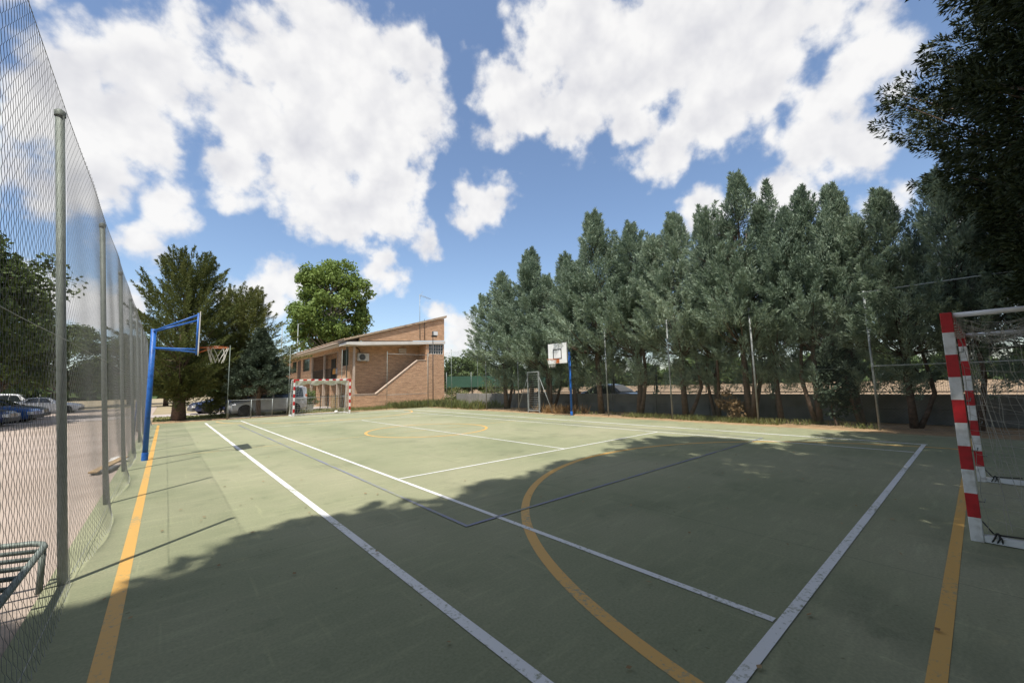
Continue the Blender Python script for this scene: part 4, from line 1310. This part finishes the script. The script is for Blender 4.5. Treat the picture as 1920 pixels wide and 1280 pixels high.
# roof deck and tile courses
q = MB(); q.prism([(-0.80, 5.07), (-0.80, 5.16), (7.95, 7.70), (7.95, 7.58)], -0.09, LEN + 0.4); roof = q.build('roof', MAT['render_cream'], bld)
ny, nr = int((LEN + 0.7) / 0.0625), 18
vs, fs = [], []
for j in range(nr):
    for e in (0, 1):
        t = (j + e) / nr
        x = -0.85 + 8.85 * t; z = 5.165 + (7.70 - 5.165) * t + (0.055 if e == 0 else 0.015)
        for i in range(ny + 1):
            y = -0.15 + i * 0.0625
            vs.append((x, y, z + 0.035 * math.cos(2 * PI * i / 4) + 0.008 * math.sin(i * 0.37 + j)))
    o0 = j * 2 * (ny + 1)
    for i in range(ny):
        fs.append((o0 + i, o0 + i + 1, o0 + ny + 2 + i, o0 + ny + 1 + i))
q = MB(); q.add(vs, fs); o_ = q.build('roof_tiles', MAT['tile'], roof); o_['kind'] = 'stuff'
q = MB(); q.prism([(-0.85, 5.10), (-0.85, 5.22), (8.0, 7.80), (8.0, 7.62)], -0.17, -0.095); q.build('verge_board', MAT['tile'], roof)
q = MB(); q.tube([(-0.86, 1.6, 5.03), (-0.86, LEN, 5.03)], 0.06, 10); q.build('gutter', MAT['render_cream'], roof)
q = MB(); q.tube([(-0.06, 1.72, 5.0), (-0.06, 1.72, 2.33)], 0.04, 10); q.build('downpipe', MAT['galv'], bld)

# things fixed to the building
ac = thing('air_conditioner', 'white air conditioning unit with dark fan grille on the shaded brick gable', 'air conditioner', (9.85, 30.98, 3.66))
q = MB(); q.box(0, 0.86, 0, 0.31, 0, 0.60); q.build('casing', MAT['render_white'], ac, bevel=0.01)
q = MB(); q.lathe([(0.01, -0.012), (0.24, -0.012), (0.25, 0.0)], 24, (0.32, 0, 0.30), 'y'); q.build('fan_grille', MAT['plastic_grey'], ac)
q = MB(); q.tube([(0.2, 0.2, 0.6), (0.15, 0.25, 0.9), (-0.1, 0.3, 1.1)], 0.03, 8); q.build('pipe', MAT['dark_metal'], ac)
for x in (0.15, 0.7):
    q = MB(); q.box(x, x + 0.04, 0.0, 0.33, -0.05, -0.001); q.build('bracket', MAT['galv'], ac)
vb = thing('wall_box', 'small white box fixed high on the gable under the canopy', 'utility box', (13.35, 31.08, 4.42))
q = MB(); q.box(0, 0.62, 0, 0.21, 0, 0.36); q.build('casing', MAT['render_white'], vb, bevel=0.01)
q = MB(); q.box(0.05, 0.57, -0.012, 0.0, 0.05, 0.31); q.build('cover', MAT['render_cream'], vb)
an = thing('tv_antenna', 'thin television antenna mast standing on the brick gable', 'antenna', (14.62, 29.9, 5.55))
q = MB(); q.tube([(0, 0, 0), (0, 0, 3.85)], 0.022, 8); q.build('mast', MAT['galv'], an)
q = MB(); q.tube([(-0.05, 0, 3.8), (1.0, -0.1, 3.55)], 0.014, 6); bm_ = q.build('boom', MAT['galv'], an)
for i in range(9):
    q = MB(); x = 0.05 + i * 0.11; q.tube([(x, -0.28, 3.79 - x * 0.24), (x, 0.22, 3.78 - x * 0.24)], 0.006, 5); q.build('element', MAT['galv'], bm_)
q = MB(); q.tube([(0, 0, 3.4), (0.12, 0, 3.85), (0.3, 0.02, 4.15)], 0.010, 5); q.build('aerial_loop', MAT['galv'], an)
q = MB(); q.tube([(0.45, 0.0, -0.1), (0.45, 0.0, 1.75)], 0.02, 6); q.build('stay', MAT['dark_metal'], an)
fl = thing('floodlight', 'square white floodlight on a slim pole in front of the gable', 'floodlight', (14.35, 27.2, 0.0))
q = MB(); q.tube([(0, 0, -0.06), (0, 0, 5.45)], 0.032, 10); q.build('pole', MAT['dark_metal'], fl)
q = MB(); q.box(-0.12, 0.34, -0.05, 0.05, 5.42, 5.50); q.build('bracket', MAT['dark_metal'], fl)
q = MB(); q.box(-0.02, 0.40, -0.10, 0.12, 5.52, 5.88); lh = q.build('housing', MAT['plastic_grey'], fl, bevel=0.02)
q = MB(); q.box(0.01, 0.37, -0.125, -0.101, 5.55, 5.85); q.build('lens', MAT['board_white'], lh)

# towels on the balcony rail
for nm, m_, y0, y1, lb in (('towel', 'cloth_orange', 34.75, 35.55, 'orange towel hanging over the first-floor balcony rail'), ('towel', 'cloth_grey', 34.1 + 0.15, 34.72, 'light grey towel hanging beside the orange one on the balcony rail')):
    vs, fs = [], []
    for i in range(9):
        y = y0 + (y1 - y0) * i / 8
        for j, (dx, z) in enumerate(((0.07, 2.75), (0.065, 3.1), (0.10, 3.285), (0.14, 3.1), (0.145, 2.9))):
            vs.append((9.25 + dx - 0.0 + 0.01 * math.sin(i * 1.5 + j) - (0.03 if j < 2 else 0), y, z))
        if i:
            for j in range(4):
                a = (i - 1) * 5 + j; fs.append((a, a + 1, a + 6, a + 5))
    q = MB(); q.add(vs, fs, True); o_ = q.build(nm, MAT[m_]); md = o_.modifiers.new('thick', 'SOLIDIFY'); md.thickness = 0.008
    tag(o_, lb, 'towel')

# patio clutter behind the far goal
pf = thing('patio_fence', 'low dark metal picket fence on the patio behind the far goal', 'fence', (6.9, 30.2, -0.05), (0, 0, rad(8)))
for i in range(5):
    q = MB(); q.box(i * 0.55 - 0.02, i * 0.55 + 0.02, -0.02, 0.02, 0, 1.2); q.build('post', MAT['dark_metal'], pf)
for z in (0.15, 1.05):
    q = MB(); q.bar((0, 0, z), (2.2, 0, z), 0.03); q.build('rail', MAT['dark_metal'], pf)
for i in range(20):
    q = MB(); q.bar((0.06 + i * 0.11, 0, 0.15), (0.06 + i * 0.11, 0, 1.05), 0.014); q.build('picket', MAT['dark_metal'], pf)
wp = thing('wooden_screen', 'screen of upright pale wooden planks against the ground-floor wall behind the far goal', 'screen', (8.4, 31.2, -0.05))
for i in range(7):
    q = MB(); q.box(i * 0.0 , 0.03, i * 0.24, i * 0.24 + 0.16, 0, 1.05 + 0.08 * math.sin(i * 2.2)); q.build('plank', MAT['wood'], wp)
for z in (0.3, 0.8):
    q = MB(); q.box(0.031, 0.06, -0.05, 1.7, z, z + 0.08); q.build('batten', MAT['wood'], wp)
pt = thing('plant_pot', 'white square planter holding the green shrub on the patio', 'planter', (6.6, 31.9, -0.05))
q = MB(); q.prism([(-0.22, 0), (0.22, 0), (0.27, 0.42), (-0.27, 0.42)], -0.24, 0.24); q.build('tub', MAT['render_white'], pt, bevel=0.012)
q = MB(); q.box(-0.29, 0.29, -0.26, 0.26, 0.421, 0.46); q.build('rim', MAT['render_white'], pt)
q = MB(); q.lathe([(0.001, 0.0), (0.12, 0.01), (0.19, 0.09), (0.20, 0.17), (0.15, 0.27), (0.07, 0.32), (0.001, 0.33)], 18)
o_ = q.build('weight_bag', MAT['render_white'], None, (6.55, 25.45, -0.04)); o_.scale = (0.65, 0.65, 0.65)
tag(o_, 'small white sandbag on the ground behind the far goal', 'sandbag')

# ================================================================== VEHICLES
def make_car(name, label, paint_m, loc, rz, st, wheel_x, wheel_r, glass, group=None, cat='car'):
    """st: stations (x, z_bottom, z_belt, z_top, half width at belt, half width at top) from nose to tail"""
    c_ = thing(name, label, cat, loc, (0, 0, rz), group)
    vs, fs = [], []
    npts = 12
    for (x, zb, zl, zt, w, wt) in st:
        hs = [(w * 0.90, zb), (w * 0.99, zb + 0.14), (w, (zb + zl) / 2), (w * 0.985, zl), (wt, zt - 0.07), (wt * 0.82, zt)]
        ring = [(x, -a, z) for a, z in hs] + [(x, a, z) for a, z in reversed(hs)]
        vs += ring
    m_ = len(st)
    for i in range(m_ - 1):
        for k_ in range(npts):
            k2 = (k_ + 1) % npts
            fs.append((i * npts + k_, i * npts + k2, (i + 1) * npts + k2, (i + 1) * npts + k_))
    fs.append(tuple(range(npts))); fs.append(tuple((m_ - 1) * npts + k_ for k_ in reversed(range(npts))))
    q = MB(); q.add(vs, fs, False)
    q.build('body', MAT[paint_m], c_, bevel=0.0)
    for kind, poly in glass:          # polygons of 3-D points, pushed out of the body a little
        for s in ((-1, 1) if kind == 'side' else (1,)):
            pts = [Vector((x, y * s, z)) for x, y, z in poly]
            n_ = (pts[1] - pts[0]).cross(pts[2] - pts[0]).normalized()
            cen = sum(pts, Vector()) / len(pts)
            if n_.dot(cen - Vector((cen.x if kind == 'side' else 2.2, 0, 0.9))) < 0:
                n_ = -n_
            q = MB(); k_ = len(pts)
            q.add([p_ + n_ * 0.004 for p_ in pts] + [p_ + n_ * 0.016 for p_ in pts], [tuple(range(k_)), tuple(reversed(range(k_, 2 * k_)))] + [(i, i + k_, (i + 1) % k_ + k_, (i + 1) % k_) for i in range(k_)])
            q.build({'side': 'side_window', 'front': 'windscreen', 'rear': 'rear_window'}[kind], MAT['window_glass'], c_)
    wmax = max(s_[4] for s_ in st)
    for x in wheel_x:
        for s in (-1, 1):
            q = MB(); q.lathe([(wheel_r * 0.6, -0.1), (wheel_r * 0.93, -0.1), (wheel_r, -0.06), (wheel_r, 0.06), (wheel_r * 0.93, 0.1), (wheel_r * 0.6, 0.1)], 24, (x, s * (wmax - 0.085), wheel_r), 'y')
            w_ = q.build('wheel', MAT['tyre'], c_)
            q = MB(); y_ = s * (wmax - 0.085 + 0.085)
            q.lathe([(0.001, 0.0), (wheel_r * 0.25, 0.0), (wheel_r * 0.6, -s * 0.03), (wheel_r * 0.62, 0.0)], 20, (x, y_, wheel_r), 'y'); q.build('hubcap', MAT['galv'], w_)
            q = MB(); q.lathe([(0.001, 0), (wheel_r * 1.16, 0), (wheel_r * 1.16, s * 0.012), (0.001, s * 0.012)], 24, (x, s * (wmax - 0.006), wheel_r * 1.03), 'y'); q.build('wheel_arch', MAT['tyre'], c_)
    L0, L1 = st[0][0], st[-1][0]
    for s in (-1, 1):
        q = MB(); q.box(L0 - 0.015, L0 + 0.22, min(s * 0.52, s * 0.80), max(s * 0.52, s * 0.80), st[0][2] - 0.12, st[0][2] + 0.06); q.build('headlight', MAT['board_white'], c_, bevel=0.02)
        q = MB(); q.box(L1 - 0.10, L1 + 0.015, min(s * 0.66, s * 0.80), max(s * 0.66, s * 0.80), 0.85, 1.25 if st[-1][3] > 1.5 else 1.0); q.build('tail_light', MAT['orange_steel'], c_, bevel=0.01)
        q = MB(); q.box(st[3][0] - 0.05, st[3][0] + 0.08, min(s * (wmax + 0.005), s * (wmax + 0.2)), max(s * (wmax + 0.005), s * (wmax + 0.2)), st[3][2] + 0.02, st[3][2] + 0.17); q.build('mirror', MAT['plastic_grey'], c_, bevel=0.02)
    q = MB(); q.box(L0 - 0.05, L0 + 0.15, -wmax * 0.88, wmax * 0.88, 0.22, 0.46); q.build('bumper', MAT['plastic_grey'], c_, bevel=0.03)
    q = MB(); q.box(L1 - 0.12, L1 + 0.05, -wmax * 0.9, wmax * 0.9, 0.26, 0.50); q.build('bumper', MAT['plastic_grey'], c_, bevel=0.03)
    return c_


VAN = [(0.0, 0.26, 0.62, 0.72, 0.72, 0.66), (0.18, 0.24, 0.70, 0.86, 0.83, 0.74), (0.62, 0.22, 0.80, 0.98, 0.86, 0.76), (1.12, 0.22, 0.92, 1.10, 0.87, 0.76), (1.72, 0.22, 1.0, 1.68, 0.87, 0.68),
       (2.2, 0.22, 1.0, 1.80, 0.87, 0.66), (3.2, 0.22, 1.0, 1.83, 0.87, 0.66), (4.05, 0.24, 1.0, 1.80, 0.86, 0.66), (4.28, 0.28, 1.0, 1.70, 0.83, 0.62)]
VANG = [('side', [(1.50, 0.845, 1.07), (2.28, 0.845, 1.07), (2.28, 0.70, 1.66), (1.82, 0.70, 1.62)]), ('side', [(2.36, 0.845, 1.07), (3.2, 0.845, 1.07), (3.2, 0.70, 1.68), (2.36, 0.70, 1.66)]),
        ('side', [(3.3, 0.84, 1.07), (4.05, 0.835, 1.07), (4.0, 0.69, 1.66), (3.3, 0.70, 1.68)]),
        ('front', [(1.18, -0.66, 1.15), (1.18, 0.66, 1.15), (1.70, 0.57, 1.665), (1.70, -0.57, 1.665)]), ('rear', [(4.285, -0.6, 1.15), (4.285, 0.6, 1.15), (4.285, 0.52, 1.6), (4.285, -0.52, 1.6)])]
SED = [(0.0, 0.26, 0.58, 0.66, 0.70, 0.62), (0.2, 0.22, 0.64, 0.78, 0.82, 0.70), (0.7, 0.2, 0.74, 0.88, 0.85, 0.72), (1.25, 0.2, 0.84, 0.96, 0.86, 0.73), (1.95, 0.2, 0.90, 1.36, 0.86, 0.60),
       (2.5, 0.2, 0.90, 1.43, 0.86, 0.58), (3.1, 0.2, 0.92, 1.38, 0.86, 0.58), (3.75, 0.22, 0.92, 1.05, 0.85, 0.66), (4.2, 0.24, 0.88, 0.98, 0.80, 0.66), (4.3, 0.28, 0.7, 0.86, 0.76, 0.62)]
SEDG = [('side', [(1.72, 0.82, 0.97), (2.45, 0.82, 0.97), (2.45, 0.64, 1.34), (2.05, 0.65, 1.30)]), ('side', [(2.53, 0.82, 0.97), (3.3, 0.81, 0.98), (3.05, 0.64, 1.30), (2.53, 0.64, 1.34)]),
        ('front', [(1.32, -0.64, 1.0), (1.32, 0.64, 1.0), (1.93, 0.5, 1.35), (1.93, -0.5, 1.35)]), ('rear', [(3.15, -0.52, 1.35), (3.15, 0.52, 1.35), (3.70, 0.62, 1.07), (3.70, -0.62, 1.07)])]
make_car('parked_van', 'silver compact van parked under the spruce behind the low wire fence', 'car_silver', (1.30, 29.2, -0.045), 0.0, VAN, (0.85, 3.52), 0.33, VANG, cat='van')
make_car('parked_car', 'dark navy car parked in the shade nearest the left edge', 'car_navy', (-7.7, 33.2, -0.045), rad(175), SED, (0.82, 3.42), 0.31, SEDG, 'cars parked beyond the left fence')
make_car('parked_car', 'blue car parked next to the navy car under the leafy trees', 'car_blue', (-7.4, 36.6, -0.045), rad(172), SED, (0.82, 3.42), 0.31, SEDG, 'cars parked beyond the left fence')
make_car('parked_car', 'black car parked third under the trees, beside the blue one', 'car_black', (-7.6, 40.2, -0.045), rad(176), SED, (0.82, 3.42), 0.31, SEDG, 'cars parked beyond the left fence')
make_car('parked_car', 'white car parked far off between the second and third fence posts', 'car_white', (-7.2, 52, -0.045), rad(178), SED, (0.82, 3.42), 0.31, SEDG, 'cars parked beyond the left fence')
make_car('parked_van', 'white van parked farthest away, left of the white car', 'car_white', (-10.5, 60, -0.045), rad(178), VAN, (0.85, 3.52), 0.33, VANG, 'cars parked beyond the left fence', cat='van')
make_car('parked_car', 'dark blue car on the path behind the lawn, left of the silver van', 'car_navy', (-0.2, 35.6, -0.045), rad(8), SED, (0.82, 3.42), 0.31, SEDG)

make_car('parked_car', 'dark car whose roof shows above the grey wall behind the cypress trunks', 'car_black', (18.6, 11.2, -0.03), rad(88), SED, (0.82, 3.42), 0.31, SEDG)

# green parasol near the left edge
gp = thing('green_parasol', 'green parasol in the shade at the left edge', 'parasol', (-10.2, 33.0, -0.045))
q = MB(); q.tube([(0, 0, 0), (0, 0, 2.95)], 0.03, 10); q.build('pole', MAT['white_paint'], gp)
q = MB(); q.lathe([(0.25, 0), (0.25, 0.06), (0.05, 0.12), (0.04, 0.3)], 16); q.build('base', MAT['concrete'], gp)
q = MB(); q.lathe([(0.01, 3.0), (0.75, 2.82), (1.5, 2.52), (1.52, 2.30), (1.49, 2.30), (1.48, 2.50), (0.74, 2.79), (0.02, 2.97)], 8); q.build('canopy', MAT['cloth_green'], gp)

# ================================================================== SMALL THINGS BY THE LEFT FENCE
# tubular metal bench
bn = thing('metal_bench', 'low tubular metal bench on the gravel outside the left fence', 'bench', (-2.44, 4.12, -0.045))
q = MB(); q.tube([(0.22, -1.6, 0.36), (0.22, -0.05, 0.36), (0.20, 0.0, 0.37), (0.14, 0.03, 0.38), (-0.40, 0.03, 0.44), (-0.46, 0.0, 0.44), (-0.48, -0.06, 0.44), (-0.48, -1.6, 0.44)], 0.022, 10); q.build('seat_frame', MAT['galv_green'], bn)
for i in range(7):
    q = MB(); y = -0.16 - i * 0.2; q.tube([(0.22, y, 0.36), (-0.48, y, 0.44)], 0.016, 8); q.build('slat', MAT['galv_green'], bn)
for (x, y, z) in ((0.21, -0.02, 0.36), (-0.46, -0.02, 0.44), (0.21, -1.58, 0.36), (-0.46, -1.58, 0.44)):
    q = MB(); q.tube([(x, y, 0.0), (x, y, z)], 0.020, 8); q.build('leg', MAT['galv_green'], bn)
# plank and plastic lying by the fence
q = MB(); q.box(-0.07, 0.07, -0.75, 0.75, 0.0, 0.03)
o_ = q.build('wooden_plank', MAT['wood'], None, (-2.36, 11.1, 0.04), bevel=0.004); o_.rotation_euler = (rad(3), 0, rad(-14)); tag(o_, 'pale wooden plank lying on the gravel outside the left fence', 'plank')
q = MB(); q.box(-0.14, 0.14, -0.3, 0.3, 0.0, 0.07)
o_ = q.build('black_tray', MAT['plastic_grey'], None, (-2.40, 10.75, -0.035), bevel=0.015); o_.rotation_euler = (0, 0, rad(-10)); tag(o_, 'dark plastic tray beneath the wooden plank outside the left fence', 'tray')
vs, fs = [], []
rs = np.random.RandomState(4)
for i in range(9):
    for j in range(9):
        vs.append((-0.16 + 0.04 * i, -0.35 + 0.085 * j, 0.04 + 0.05 * rs.rand() * math.sin(PI * i / 8)))
for i in range(8):
    for j in range(8):
        a = i * 9 + j; fs.append((a, a + 1, a + 10, a + 9))
q = MB(); q.add(vs, fs, True); o_ = q.build('plastic_sheet', MAT['render_white'], None, (-2.30, 12.4, -0.04)); o_.modifiers.new('thick', 'SOLIDIFY').thickness = 0.01
tag(o_, 'crumpled white plastic sheet on the ground at the left fence foot', 'plastic sheet')
# blue pennant cloth hung on the fence
vs, fs = [], []
for i in range(7):
    t = i / 6
    for j in range(4):
        w = 0.42 * (1 - 0.8 * t)
        vs.append((0.02 * math.sin(j * 2 + i), -w / 2 + w * j / 3, 1.25 - 1.1 * t))
    if i:
        for j in range(3):
            a = (i - 1) * 4 + j; fs.append((a, a + 1, a + 5, a + 4))
q = MB(); q.add(vs, fs, True); o_ = q.build('blue_cloth', MAT['cloth_blue'], None, (-2.27, 17.4, 0.0)); o_.modifiers.new('thick', 'SOLIDIFY').thickness = 0.008
tag(o_, 'blue tapering cloth hanging on the left fence near its far end', 'cloth')
# far lamp posts
for x, y, h, lb in ((13.2, 66, 11.5, 'thin lamp post rising behind the far roof, left of the poplar trunk'), (10.7, 64, 11.0, 'thin lamp post behind the far roof end, left of the other one')):
    lp = thing('lamp_post', lb, 'lamp post', (x, y, -0.05))
    q = MB(); q.tube([(0, 0, 0), (0, 0, h)], [0.09, 0.05], 8); q.build('pole', MAT['galv'], lp)
    q = MB(); q.tube([(0, 0, h), (0.5, 0, h + 0.1)], 0.03, 6); q.build('arm', MAT['galv'], lp)
    q = MB(); q.box(0.4, 0.8, -0.1, 0.1, h + 0.06, h + 0.14); q.build('lamp_head', MAT['plastic_grey'], lp)
